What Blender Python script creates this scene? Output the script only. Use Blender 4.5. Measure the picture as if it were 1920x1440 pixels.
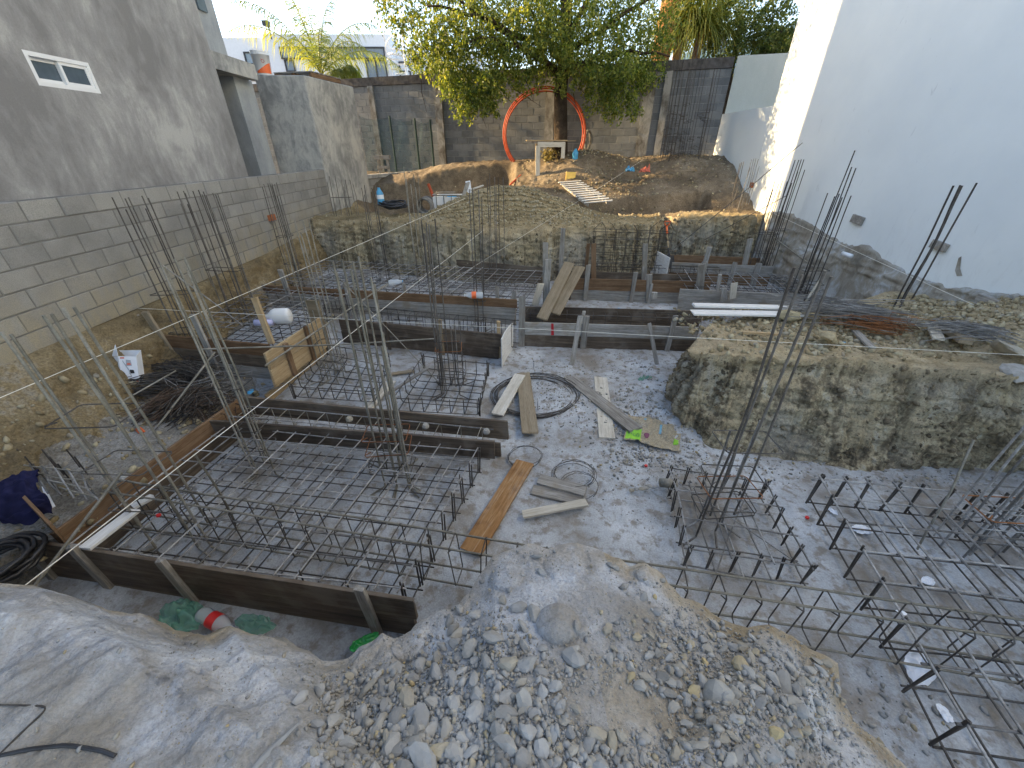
import bpy, math, random
import numpy as np
from mathutils import Vector, Matrix
random.seed(7); R=np.random.RandomState(11)
sc=bpy.context.scene
for o in list(bpy.data.objects): bpy.data.objects.remove(o)

# ---------------- camera, world, sun, exposure ----------------
FPX=735.; TH=math.atan(735/1230.); CT,ST=math.cos(TH),math.sin(TH); CH=3.0
cd=bpy.data.cameras.new('camera'); cam=bpy.data.objects.new('camera',cd); sc.collection.objects.link(cam)
cam.location=(0,0,CH); cam.rotation_euler=(math.pi/2-TH,0,0)
cd.sensor_width=36; cd.lens=36*FPX/1920; cd.clip_start=.05; cd.clip_end=3000
sc.camera=cam
SUN_EL=math.radians(22); _k=1/math.hypot(1,.24); SUN_DIR=Vector((_k,-.24*_k,-math.tan(SUN_EL)))   # direction the light travels
w=bpy.data.worlds.new('World'); sc.world=w; w.use_nodes=True
nt=w.node_tree; bg=nt.nodes['Background']; sky=nt.nodes.new('ShaderNodeTexSky')
sky.sky_type='NISHITA'; sky.sun_disc=False; sky.sun_elevation=SUN_EL
sky.sun_rotation=math.atan2(-SUN_DIR.x,-SUN_DIR.y); sky.air_density=1.0; sky.dust_density=.7; sky.ozone_density=1.0
hs=nt.nodes.new('ShaderNodeHueSaturation'); hs.inputs['Saturation'].default_value=.86; nt.links.new(sky.outputs[0],hs.inputs['Color']); nt.links.new(hs.outputs[0],bg.inputs[0]); bg.inputs[1].default_value=.15
sl=bpy.data.lights.new('sun','SUN'); sl.energy=4.6; sl.angle=math.radians(.53); sl.color=(1,.72,.38)
so=bpy.data.objects.new('sun',sl); sc.collection.objects.link(so)
so.rotation_euler=SUN_DIR.to_track_quat('-Z','Y').to_euler()
sc.view_settings.view_transform='Standard'; sc.view_settings.look='None'
sc.view_settings.exposure=1.85; sc.view_settings.gamma=1; sc.view_settings.use_curve_mapping=False

# ---------------- unprojection: turns a photo pixel and a known plane into a place ----------------
def _ray(px,py):
    r=(px-960)/FPX; u=(720-py)/FPX
    return r, CT+u*ST, -ST+u*CT
def PZ(px,py,z=0.):
    d=_ray(px,py); t=(z-CH)/d[2]; return Vector((d[0]*t,d[1]*t,z))
def PX(px,py,x):
    d=_ray(px,py); t=x/d[0]; return Vector((x,d[1]*t,CH+d[2]*t))
def PY(px,py,y):
    d=_ray(px,py); t=y/d[1]; return Vector((d[0]*t,y,CH+d[2]*t))

# ---------------- noise ----------------
def _h(a,b,c,s):
    n=(a.astype(np.int64)*374761393+b.astype(np.int64)*668265263+c.astype(np.int64)*2147483647+s*1274126177)&0xffffffff
    n=((n^(n>>13))*1274126177)&0xffffffff
    return ((n^(n>>16))&0xffffff)/float(0xffffff)*2-1
def vn(p,s=0):
    f=np.floor(p); d=p-f; d=d*d*(3-2*d); f=f.astype(np.int64)
    x,y,z=f[:,0],f[:,1],f[:,2]; u,v,w_=d[:,0],d[:,1],d[:,2]
    def L(a,b,t): return a+(b-a)*t
    return L(L(L(_h(x,y,z,s),_h(x+1,y,z,s),u),L(_h(x,y+1,z,s),_h(x+1,y+1,z,s),u),v),
             L(L(_h(x,y,z+1,s),_h(x+1,y,z+1,s),u),L(_h(x,y+1,z+1,s),_h(x+1,y+1,z+1,s),u),v),w_)
def fbm(p,sc_,o=4,s=0,g=.5):
    p=np.asarray(p,float)*sc_; a=1.; t=0; 
    for i in range(o): t=t+a*vn(p+i*17.3,s+i); p=p*2.03; a*=g
    return t
def sm(a,b,x):
    t=np.clip((x-a)/(b-a),0,1); return t*t*(3-2*t)

# ---------------- mesh builder ----------------
COL=sc.collection
class MB:
    def __init__(s): s.v=[]; s.f=[]; s.n=0; s.m=[]
    def add(s,v,f,mi=0):
        v=[tuple(q) for q in v]; s.v+=v; s.f+=[tuple(i+s.n for i in q) for q in f]; s.m+=[mi]*len(f); s.n+=len(v)
    def box(s,c,d,rot=None,mi=0,taper=1):
        hx,hy,hz=d[0]/2,d[1]/2,d[2]/2; v=[]
        for z in (-1,1):
            k=taper if z>0 else 1
            for x,y in ((-1,-1),(1,-1),(1,1),(-1,1)): v.append(Vector((x*hx*k,y*hy*k,z*hz)))
        if rot is not None: v=[rot@q for q in v]
        s.add([q+Vector(c) for q in v],[(0,3,2,1),(4,5,6,7),(0,1,5,4),(1,2,6,5),(2,3,7,6),(3,0,4,7)],mi)
    def tube(s,pts,r,n=6,mi=0,closed=False,r1=None):
        pts=[Vector(p) for p in pts]; N=len(pts); base=s.n; vs=[]; up=None
        for i,p in enumerate(pts):
            a=pts[i-1] if (i>0 or closed) else p; b=pts[(i+1)%N] if (i<N-1 or closed) else p
            t=(b-a); t=t.normalized() if t.length>1e-9 else Vector((0,0,1))
            if up is None: up=t.orthogonal().normalized()
            up=(up-t*up.dot(t)); up=up.normalized() if up.length>1e-6 else t.orthogonal().normalized()
            bi=t.cross(up); rr=r if r1 is None else r+(r1-r)*i/max(1,N-1)
            for k in range(n):
                an=2*math.pi*k/n; vs.append(p+up*(math.cos(an)*rr)+bi*(math.sin(an)*rr))
        f=[]
        for i in range(N if closed else N-1):
            j=(i+1)%N
            for k in range(n): f.append((i*n+k,i*n+(k+1)%n,j*n+(k+1)%n,j*n+k))
        if not closed: f.append(tuple(range(n-1,-1,-1))); f.append(tuple((N-1)*n+k for k in range(n)))
        s.add(vs,f,mi)
    def lathe(s,prof,n=20,M=None,mi=0):
        vs=[];f=[]
        for r,z in prof:
            for k in range(n): vs.append(Vector((r*math.cos(2*math.pi*k/n),r*math.sin(2*math.pi*k/n),z)))
        for i in range(len(prof)-1):
            for k in range(n): f.append((i*n+k,i*n+(k+1)%n,(i+1)*n+(k+1)%n,(i+1)*n+k))
        if M is not None: vs=[M@q for q in vs]
        s.add(vs,f,mi)
    def mesh(s,name,mats,smooth=False):
        me=bpy.data.meshes.new(name); me.from_pydata(s.v,[],s.f)
        for m in (mats if isinstance(mats,(list,tuple)) else [mats]): me.materials.append(m)
        if any(s.m): me.polygons.foreach_set('material_index',s.m)
        if smooth: me.polygons.foreach_set('use_smooth',[True]*len(s.f))
        me.update(); return me
def link(name,me,parent=None,loc=(0,0,0),rot=None,scale=None):
    o=bpy.data.objects.new(name,me); COL.objects.link(o)
    if parent is not None:
        o.parent=parent; q=parent
        base=Vector((0,0,0))
        while q is not None: base+=Vector(q.location); q=q.parent
        o.location=Vector(loc)-base
    else: o.location=loc
    if rot is not None: o.rotation_euler=rot
    if scale is not None: o.scale=scale
    return o
def build(mb,name,mat,parent=None,smooth=False): return link(name,mb.mesh(name,mat,smooth),parent)
def tag(o,label=None,cat=None,group=None,kind=None):
    if label: o['label']=label
    if cat: o['category']=cat
    if group: o['group']=group
    if kind: o['kind']=kind
    return o
def thing(name,label,cat,loc=(0,0,0),group=None):
    o=bpy.data.objects.new(name,None); COL.objects.link(o); o.location=loc; o.empty_display_size=.1
    return tag(o,label,cat,group)
def gridmesh(name,P,mat,smooth=True,attrs=None,wrap=False,parent=None):
    # P: (rows, cols, 3)
    n,m,_=P.shape; idx=np.arange(n*m).reshape(n,m)
    if wrap: idx=np.concatenate([idx,idx[:,:1]],1)
    q=np.stack([idx[:-1,:-1],idx[:-1,1:],idx[1:,1:],idx[1:,:-1]],-1).reshape(-1,4)
    me=bpy.data.meshes.new(name)
    me.vertices.add(n*m); me.vertices.foreach_set('co',P.reshape(-1).astype(np.float32))
    me.loops.add(q.size); me.loops.foreach_set('vertex_index',q.reshape(-1).astype(np.int32))
    me.polygons.add(len(q)); me.polygons.foreach_set('loop_start',np.arange(0,q.size,4,dtype=np.int32))
    me.polygons.foreach_set('loop_total',np.full(len(q),4,np.int32)); me.update(calc_edges=True); me.validate()
    if attrs:
        for k,a in attrs.items():
            at=me.attributes.new(k,'FLOAT','POINT'); at.data.foreach_set('value',a.reshape(-1).astype(np.float32))
    me.materials.append(mat)
    if smooth: me.polygons.foreach_set('use_smooth',[True]*len(me.polygons))
    return link(name,me,parent)

# ---------------- materials ----------------
class NT:
    def __init__(s,name):
        s.m=bpy.data.materials.new(name); s.m.use_nodes=True; s.t=s.m.node_tree; s.b=s.t.nodes['Principled BSDF']; s.g=None
    def n(s,t,**k):
        x=s.t.nodes.new(t)
        for a,b in k.items(): setattr(x,a,b)
        return x
    def l(s,a,b): s.t.links.new(a,b)
    def pos(s): 
        if s.g is None: s.g=s.n('ShaderNodeNewGeometry')
        return s.g.outputs['Position']
    def obj(s): return s.n('ShaderNodeTexCoord').outputs['Object']
    def mapn(s,v,scale): 
        x=s.n('ShaderNodeVectorMath',operation='MULTIPLY'); s.l(v,x.inputs[0]); x.inputs[1].default_value=scale; return x.outputs[0]
    def addv(s,v,w): x=s.n('ShaderNodeVectorMath',operation='ADD'); s.l(v,x.inputs[0]); s.l(w,x.inputs[1]); return x.outputs[0]
    def noise(s,v,scale,detail=5,rough=.55,dist=0):
        x=s.n('ShaderNodeTexNoise'); s.l(v,x.inputs['Vector']); x.inputs['Scale'].default_value=scale
        x.inputs['Detail'].default_value=detail; x.inputs['Roughness'].default_value=rough; x.inputs['Distortion'].default_value=dist
        return x.outputs['Fac']
    def ramp(s,f,stops):
        x=s.n('ShaderNodeValToRGB'); s.l(f,x.inputs[0]); e=x.color_ramp.elements
        while len(e)<len(stops): e.new(.5)
        for i,(p,c) in enumerate(stops): e[i].position=p; e[i].color=(*c,1) if len(c)==3 else c
        return x.outputs[0]
    def mr(s,f,a,b,c=0,d=1):
        x=s.n('ShaderNodeMapRange'); s.l(f,x.inputs[0])
        for i,q in enumerate((a,b,c,d)): x.inputs[i+1].default_value=q
        return x.outputs[0]
    def math(s,op,a,b=None):
        x=s.n('ShaderNodeMath',operation=op)
        for i,q in enumerate((a,b)):
            if q is None: continue
            if isinstance(q,(int,float)): x.inputs[i].default_value=q
            else: s.l(q,x.inputs[i])
        return x.outputs[0]
    def mix(s,f,a,b,mode='MIX'):
        x=s.n('ShaderNodeMix',data_type='RGBA',blend_type=mode)
        if isinstance(f,(int,float)): x.inputs[0].default_value=f
        else: s.l(f,x.inputs[0])
        for i,q in ((6,a),(7,b)):
            if isinstance(q,tuple): x.inputs[i].default_value=(*q,1)
            else: s.l(q,x.inputs[i])
        return x.outputs[2]
    def bump(s,h,strength,dist=.01,prev=None):
        x=s.n('ShaderNodeBump'); x.inputs['Strength'].default_value=strength; x.inputs['Distance'].default_value=dist
        s.l(h,x.inputs['Height'])
        if prev is not None: s.l(prev,x.inputs['Normal'])
        s.l(x.outputs[0],s.b.inputs['Normal']); return x.outputs[0]
    def attr(s,name): x=s.n('ShaderNodeAttribute',attribute_name=name); return x.outputs['Fac']
    def rnd(s): return s.n('ShaderNodeObjectInfo').outputs['Random']
    def sep(s,v,i): x=s.n('ShaderNodeSeparateXYZ'); s.l(v,x.inputs[0]); return x.outputs[i]
    def done(s,col,rough=.9,spec=.3,**k):
        if isinstance(col,tuple): s.b.inputs['Base Color'].default_value=(*col,1)
        else: s.l(col,s.b.inputs['Base Color'])
        s.b.inputs['Roughness'].default_value=rough; s.b.inputs['Specular IOR Level'].default_value=spec
        for a,b in k.items(): s.b.inputs[a.replace('_',' ')].default_value=b
        return s.m
def plain(name,col,rough=.6,spec=.4,var=.12,**k):
    t=NT(name); n=t.noise(t.pos(),9,4)
    c=t.mix(t.mr(n,.3,.7,0,1),tuple(q*(1-var) for q in col),tuple(min(1,q*(1+var)) for q in col))
    return t.done(c,rough,spec,**k)

def m_floor():
    t=NT('pit_floor'); p=t.pos()
    a=t.noise(p,1.3,6,.6); b=t.noise(p,9,5,.65); c=t.noise(p,70,3,.7)
    col=t.ramp(a,[(.34,(.235,.21,.18)),(.43,(.34,.34,.335)),(.52,(.44,.46,.48)),(.64,(.57,.595,.62))])
    col=t.mix(t.mr(b,.38,.5,.8,0),col,(.235,.205,.165))
    col=t.mix(t.mr(c,.35,.65,.35,0),col,(.14,.13,.12))
    h=t.math('ADD',t.math('MULTIPLY',b,.7),t.math('MULTIPLY',c,.25)); t.bump(h,.8,.02)
    return t.done(col,.95,.15)
def m_cliff(name,dark=1.):
    t=NT(name); p=t.pos()
    w_=t.n('ShaderNodeTexNoise'); t.l(p,w_.inputs['Vector']); w_.inputs['Scale'].default_value=2.5; w_.inputs['Detail'].default_value=3
    q=t.n('ShaderNodeVectorMath',operation='SCALE'); t.l(w_.outputs['Color'],q.inputs[0]); q.inputs['Scale'].default_value=.12; pw=t.addv(p,q.outputs[0])
    st=t.noise(t.mapn(pw,(7.,7.,.28)),1.0,3,.6,.2); st2=t.noise(t.mapn(pw,(26,26,1.6)),1.0,4,.65); b=t.noise(p,6.,7,.72); c=t.noise(p,55,4,.75); big=t.noise(p,1.1,3,.5)
    f=t.math('ADD',t.math('MULTIPLY',st,.62),t.math('MULTIPLY',st2,.38))
    col=t.ramp(f,[(.38,(.10,.085,.06)),(.455,(.22,.185,.125)),(.50,(.33,.28,.185)),(.55,(.46,.40,.265)),(.64,(.45,.425,.35))])
    col=t.mix(t.mr(b,.36,.46,.6,0),col,(.12,.10,.072))
    col=t.mix(t.mr(big,.48,.62,0,.6),col,(.285,.27,.235))
    col=t.mix(t.math('MULTIPLY',t.attr('rib'),t.mr(st2,.42,.56,.35,.85)),col,t.mix(t.mr(big,.4,.6),(.40,.335,.21),(.42,.395,.325)))
    e=t.attr('lip'); col=t.mix(t.math('MULTIPLY',e,.8),col,t.mix(t.mr(b,.4,.6),(.34,.265,.15),(.50,.41,.26)))
    col=t.mix(t.mr(c,.38,.5,.45,0),col,(.08,.068,.05))
    if dark!=1.: col=t.mix(1.,col,(dark,dark,dark),'MULTIPLY')
    h=t.math('ADD',t.math('MULTIPLY',b,1.0),t.math('ADD',t.math('MULTIPLY',c,.35),t.math('MULTIPLY',st2,.5))); t.bump(h,1.0,.028)
    return t.done(col,.97,.1)
def m_soil(name,cols,s=3.):
    t=NT(name); p=t.pos(); a=t.noise(p,s*.35,4); b=t.noise(p,s*2.2,6,.7); c=t.noise(p,s*16,4,.7)
    f=t.math('ADD',t.math('MULTIPLY',a,.6),t.math('MULTIPLY',b,.4))
    col=t.ramp(f,[(.36,cols[0]),(.48,cols[1]),(.56,cols[2]),(.66,cols[3])])
    col=t.mix(t.mr(c,.36,.6,.55,0),col,tuple(q*.4 for q in cols[0]))
    t.bump(t.math('ADD',b,t.math('MULTIPLY',c,.6)),.9,.03); return t.done(col,.97,.1)
def m_near():
    t=NT('dusty_ground'); p=t.pos(); a=t.noise(p,1.9,5,.6); b=t.noise(p,11,6,.68); c=t.noise(p,90,3,.7)
    st=t.noise(t.mapn(p,(4,4,4)),1.0,5,.65,.6)
    col=t.ramp(a,[(.34,(.30,.275,.235)),(.45,(.37,.365,.355)),(.54,(.445,.46,.485)),(.66,(.55,.56,.575))])
    col=t.mix(t.mr(st,.4,.56,.6,0),col,(.255,.235,.205))
    br=t.mix(t.mr(b,.35,.65),(.22,.165,.09),(.44,.36,.225))
    e=t.math('MULTIPLY',t.attr('brown'),t.mr(b,.3,.6,1,.55)); col=t.mix(e,col,br)
    col=t.mix(t.mr(c,.35,.6,.35,0),col,(.15,.14,.12))
    t.bump(t.math('ADD',t.math('MULTIPLY',b,1.0),t.math('MULTIPLY',c,.35)),1.0,.018); return t.done(col,.95,.12)
def m_block(name,cols,var=.35,warm=True):
    t=NT(name); p=t.pos(); r=t.rnd(); a=t.noise(p,2.2,5,.6); c=t.noise(p,120,2,.7); d=t.noise(t.mapn(p,(6,6,2)),1,4,.6)
    col=t.ramp(t.math('ADD',t.math('MULTIPLY',a,.78),t.math('MULTIPLY',r,.22)),[(.33,cols[0]),(.5,cols[1]),(.68,cols[2])])
    if warm:
        z=t.sep(p,2); col=t.mix(t.math('MULTIPLY',t.mr(z,2.0,1.1),t.mr(d,.35,.6,.15,.75)),col,(.42,.35,.215))
    col=t.mix(t.mr(c,.3,.6,.45,0),col,tuple(q*.5 for q in cols[0]))
    t.bump(t.math('ADD',c,t.math('MULTIPLY',d,.8)),.5,.006); return t.done(col,.95,.12)
def m_plaster(name,cols,s=1.,streak=.6):
    t=NT(name); p=t.pos(); wp=t.noise(p,.9*s,3); v=t.addv(p,t.mapn(p,(0,0,0)))
    x=t.n('ShaderNodeTexNoise'); t.l(p,x.inputs['Vector']); x.inputs['Scale'].default_value=.8*s
    q=t.n('ShaderNodeVectorMath',operation='SCALE'); t.l(x.outputs['Color'],q.inputs[0]); q.inputs['Scale'].default_value=.45
    pw=t.addv(p,q.outputs[0])
    a=t.noise(t.mapn(pw,(1,1,.8)),.8*s,7,.66,0.); b=t.noise(t.mapn(pw,(3.,3.,1.0)),1.5*s,6,.68); c=t.noise(p,60,3,.6)
    f=t.math('ADD',t.math('MULTIPLY',a,.62),t.math('MULTIPLY',b,.38))
    col=t.ramp(f,[(.40,cols[0]),(.47,cols[1]),(.53,cols[2]),(.60,cols[3])])
    col=t.mix(t.mr(c,.35,.65,.18,0),col,tuple(k*.5 for k in cols[0]))
    t.bump(t.math('ADD',b,t.math('MULTIPLY',c,.3)),.25,.008); return t.done(col,.93,.15)
def m_white():
    t=NT('white_paint'); p=t.pos(); a=t.noise(p,1.2,5,.6); d=t.noise(t.mapn(p,(4,4,1.3)),2.2,6,.7,1.); c=t.noise(p,50,3)
    col=t.mix(t.mr(a,.3,.7),(.68,.73,.75),(.74,.785,.795))
    col=t.mix(t.mr(d,.655,.70,0,.45),col,(.46,.49,.51))
    z=t.sep(p,2); col=t.mix(t.math('MULTIPLY',t.mr(z,2.4,1.3),t.mr(d,.5,.7,0,.35)),col,(.5,.52,.53))
    t.bump(c,.12,.004); return t.done(col,.8,.25)
def m_wood(name,cols,s=1.,spec=.2,stain=None,rough=.85):
    t=NT(name); o=t.obj(); r=t.rnd()
    rv=t.n('ShaderNodeCombineXYZ'); t.l(t.math('MULTIPLY',r,37.),rv.inputs[0]); t.l(t.math('MULTIPLY',r,11.),rv.inputs[1])
    o=t.addv(o,rv.outputs[0])
    g=t.noise(t.mapn(o,(1.6,30,30)),1.0*s,5,.6,.7); k=t.noise(o,3.2,4,.6); c=t.noise(t.mapn(o,(12,160,160)),1,2)
    f=t.math('ADD',t.math('ADD',t.math('MULTIPLY',g,.6),t.math('MULTIPLY',k,.3)),t.math('MULTIPLY',r,.12))
    col=t.ramp(f,[(.36,cols[0]),(.5,cols[1]),(.66,cols[2])])
    col=t.mix(t.mr(c,.35,.5,.3,0),col,tuple(q*.45 for q in cols[0]))
    if stain: col=t.mix(t.mr(k,.52,.66,0,.7),col,stain)
    t.bump(t.math('ADD',g,t.math('MULTIPLY',c,.5)),.6,.005); return t.done(col,rough,spec)
def m_steel(name,cols,rough=.7):
    t=NT(name); p=t.pos(); a=t.noise(p,7,4,.7); c=t.noise(p,90,3,.7); r=t.rnd()
    f=t.math('ADD',t.math('MULTIPLY',a,.55),t.math('ADD',t.math('MULTIPLY',c,.25),t.math('MULTIPLY',r,.2)))
    col=t.ramp(f,[(.35,cols[0]),(.5,cols[1]),(.66,cols[2])])
    o=t.n('ShaderNodeTexCoord').outputs['Object']
    t.bump(c,.6,.003); return t.done(col,rough,.35,Metallic=.25)
def m_rock():
    t=NT('rock'); p=t.pos(); r=t.n('ShaderNodeAttribute',attribute_name='rv').outputs['Fac']; ro=t.rnd()
    rr=t.math('FRACT',t.math('ADD',r,ro)); a=t.noise(p,14,5,.65); b=t.noise(p,3,3)
    c1=t.ramp(rr,[(.0,(.22,.215,.20)),(.3,(.32,.32,.31)),(.55,(.40,.395,.375)),(.75,(.33,.31,.265)),(.93,(.38,.34,.26)),(.985,(.46,.37,.2))])
    col=t.mix(t.mr(a,.35,.65,.5,0),c1,(.16,.15,.13)); col=t.mix(t.mr(b,.5,.7,0,.4),col,(.44,.45,.46))
    t.bump(a,.5,.008); return t.done(col,.93,.15)
def m_rubble():
    t=NT('yellow_rubble'); p=t.pos(); r=t.n('ShaderNodeAttribute',attribute_name='rv').outputs['Fac']; a=t.noise(p,20,4)
    c1=t.ramp(r,[(0,(.2,.165,.1)),(.35,(.33,.27,.16)),(.6,(.42,.36,.23)),(.85,(.5,.45,.31)),(1,(.36,.33,.27))])
    return t.done(t.mix(t.mr(a,.35,.65,.5,0),c1,(.14,.11,.07)),.95,.1)
def m_leaf(name,c0,c1,c2,tr=.35):
    t=NT(name); p=t.pos(); r=t.attr('rv'); a=t.noise(p,.9,3)
    f=t.math('ADD',t.math('MULTIPLY',r,.6),t.math('MULTIPLY',a,.4)); col=t.ramp(f,[(.2,c0),(.5,c1),(.8,c2)])
    t.done(col,.5,.35); out=t.t.nodes['Material Output']; tl=t.n('ShaderNodeBsdfTranslucent'); mx=t.n('ShaderNodeMixShader')
    t.l(t.mix(1.,col,(1.9,1.7,.6),'MULTIPLY'),tl.inputs[0]); mx.inputs[0].default_value=tr
    t.l(t.b.outputs[0],mx.inputs[1]); t.l(tl.outputs[0],mx.inputs[2]); t.l(mx.outputs[0],out.inputs[0]); return t.m
MAT=dict(
 floor=m_floor(), cliff=m_cliff('cut_earth'), cliff2=m_cliff('cut_earth_grey',.97), near=m_near(),
 soil=m_soil('brown_soil',[(.12,.095,.066),(.19,.15,.105),(.27,.215,.15),(.35,.29,.21)]),
 tan=m_soil('tan_soil',[(.2,.155,.085),(.31,.245,.14),(.40,.325,.195),(.46,.40,.28)]),
 ledge=m_soil('ledge_dirt',[(.17,.15,.12),(.25,.23,.195),(.32,.305,.275),(.42,.415,.40)]),
 bank=m_soil('bank_soil',[(.15,.12,.075),(.24,.185,.105),(.33,.26,.15),(.40,.375,.32)]),
 mortar=plain('mortar',(.185,.18,.165),.95,.1), mortar_dark=plain('dark_mortar',(.26,.265,.27),.95,.1),
 block=m_block('concrete_block',[(.245,.24,.225),(.31,.30,.28),(.37,.36,.33)]),
 blockb=m_block('old_concrete_block',[(.125,.135,.145),(.185,.195,.205),(.25,.257,.26)],warm=False),
 coping=plain('weathered_coping',(.085,.08,.078),.95,.1,.4),
 pillar=m_plaster('streaked_concrete',[(.10,.09,.075),(.18,.17,.155),(.27,.265,.25),(.36,.355,.335)],1.9),
 plaster=m_plaster('grey_plaster',[(.235,.228,.222),(.295,.288,.28),(.36,.352,.34),(.48,.472,.445)],1.1),
 plaster2=m_plaster('column_plaster',[(.24,.24,.23),(.32,.32,.305),(.43,.42,.39),(.52,.505,.46)],1.9),
 plaster3=m_plaster('blue_grey_plaster',[(.27,.29,.305),(.33,.35,.365),(.38,.40,.41),(.43,.45,.455)],.8),
 white=m_white(), panel=m_plaster('pale_paint',[(.50,.53,.50),(.53,.56,.53),(.55,.575,.55),(.58,.60,.57)],.7),
 found=m_plaster('rough_foundation',[(.22,.20,.165),(.29,.265,.22),(.33,.32,.285),(.42,.44,.45)],2.6),
 housewhite=plain('house_white',(.78,.80,.83),.7,.3,.03), glass=plain('dark_glass',(.10,.13,.16),.12,.6,.1), frameblack=plain('dark_frame',(.05,.05,.055),.5),
 glassblue=plain('blue_glass',(.22,.28,.34),.1,.6,.1), pvc=plain('white_pvc',(.8,.8,.79),.35,.5,.02),
 wd_dark=m_wood('dark_ply',[(.055,.042,.032),(.105,.08,.058),(.20,.158,.115)],.7,.3,(.17,.145,.12),rough=.65),
 wd_brown=m_wood('brown_board',[(.11,.065,.035),(.18,.11,.062),(.26,.175,.11)]),
 wd_grey=m_wood('grey_board',[(.175,.16,.14),(.29,.275,.25),(.44,.43,.405)],1.3,.1,(.22,.18,.13),.93),
 wd_pale=m_wood('pale_board',[(.42,.38,.31),(.56,.52,.44),(.66,.63,.57)]),
 wd_white=m_wood('whitewashed_board',[(.56,.54,.50),(.68,.67,.645),(.76,.76,.75)]),
 wd_yellow=m_wood('yellow_board',[(.30,.21,.11),(.42,.31,.18),(.52,.41,.26)]),
 wd_rust=m_wood('rust_stained_board',[(.24,.115,.04),(.35,.20,.09),(.46,.37,.27)],1.,.2,(.11,.045,.018)),
 wd_mud=m_wood('muddy_board',[(.17,.135,.085),(.25,.20,.135),(.31,.26,.185)],.6),
 steel=m_steel('rebar_steel',[(.10,.095,.088),(.22,.213,.205),(.46,.455,.445)]),
 steelcol=m_steel('column_rebar_steel',[(.06,.052,.046),(.12,.108,.096),(.22,.205,.185)]),
 steeldark=m_steel('dark_rebar',[(.04,.036,.033),(.075,.067,.06),(.15,.14,.13)]),
 steelpale=m_steel('dusty_rebar',[(.13,.12,.095),(.23,.215,.175),(.38,.365,.325)]),
 rustdark=m_steel('brown_rebar',[(.035,.026,.02),(.08,.056,.042),(.16,.115,.09)]),
 rust=m_steel('rusty_steel',[(.10,.04,.018),(.22,.09,.035),(.34,.15,.06)]),
 rock=m_rock(), clod=m_soil('clod_soil',[(.13,.11,.08),(.24,.2,.14),(.36,.31,.215),(.45,.41,.32)],5.), rubble=m_rubble(),
 leaf=m_leaf('tree_leaf',(.045,.08,.02),(.12,.17,.036),(.27,.29,.07),.45),
 leaf2=m_leaf('bush_leaf',(.04,.07,.02),(.09,.13,.036),(.21,.22,.07),.42),
 palm=m_leaf('palm_leaf',(.09,.13,.04),(.17,.22,.07),(.34,.34,.11),.5),
 straw=m_leaf('dry_grass',(.1,.09,.04),(.17,.15,.06),(.3,.26,.13),.3),
 bark=m_soil('bark',[(.035,.027,.02),(.06,.046,.034),(.085,.065,.048),(.12,.095,.07)],6.),
 barkorange=m_soil('palm_bark',[(.25,.12,.05),(.4,.2,.09),(.52,.3,.15),(.6,.42,.25)],5.),
 orange=plain('orange_pipe',(.42,.075,.028),.55,.3,.25), black=plain('black_plastic',(.025,.025,.028),.45,.5),
 green=plain('dark_green_paint',(.012,.04,.032),.5), string=plain('white_string',(.8,.78,.7),.8), navy=plain('navy_cloth',(.018,.019,.055),.9,.1,.3),
 orange2=plain('orange_plastic',(.85,.16,.04),.4,.5), redcap=plain('red_plastic',(.65,.03,.03),.4,.5), red=plain('red_paint',(.45,.02,.03),.7),
 blue=plain('blue_plastic',(.08,.35,.6),.35,.5), yellow=plain('yellow_foam',(.72,.5,.14),.9,.1), card=plain('white_card',(.80,.83,.88),.7,.2,.02),
 cardin=plain('brown_card',(.28,.2,.12),.9), ink=plain('black_ink',(.02,.02,.022),.7), inkgrey=plain('grey_ink',(.35,.38,.42),.7), inkred=plain('red_ink',(.62,.16,.10),.7),
 sack=m_soil('sack_paper',[(.34,.29,.2),(.44,.38,.27),(.50,.43,.31),(.53,.49,.42)],4.), sackgreen=plain('sack_green',(.26,.55,.06),.7,.2,.15), sackblue=plain('sack_blue',(.18,.38,.5),.7), sackink=plain('sack_ink',(.04,.13,.12),.8), sackpurple=plain('sack_purple',(.2,.07,.12),.8),
 foil=plain('green_foil',(.02,.28,.05),.3,.6), brick=plain('brick',(.36,.13,.06),.95,.1,.3), mesh=plain('shade_net',(.03,.09,.10),.9,.1), hill=plain('hill',(.10,.17,.22),1,.05,.1),
)
def clear_mat(name,col,rough=.12,alpha=.35):
    t=NT(name); t.done(col,rough,.5); t.b.inputs['Transmission Weight'].default_value=0.0; t.b.inputs['Alpha'].default_value=alpha; return t.m
MAT['bottle']=clear_mat('clear_bottle',(.78,.84,.88),.1,.42); MAT['greenbag']=clear_mat('green_bag',(.13,.36,.26),.3,.6)
MAT['film']=clear_mat('clear_film',(.8,.84,.88),.2,.5); MAT['net']=clear_mat('net_film',(.04,.11,.12),.8,.35)

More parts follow.
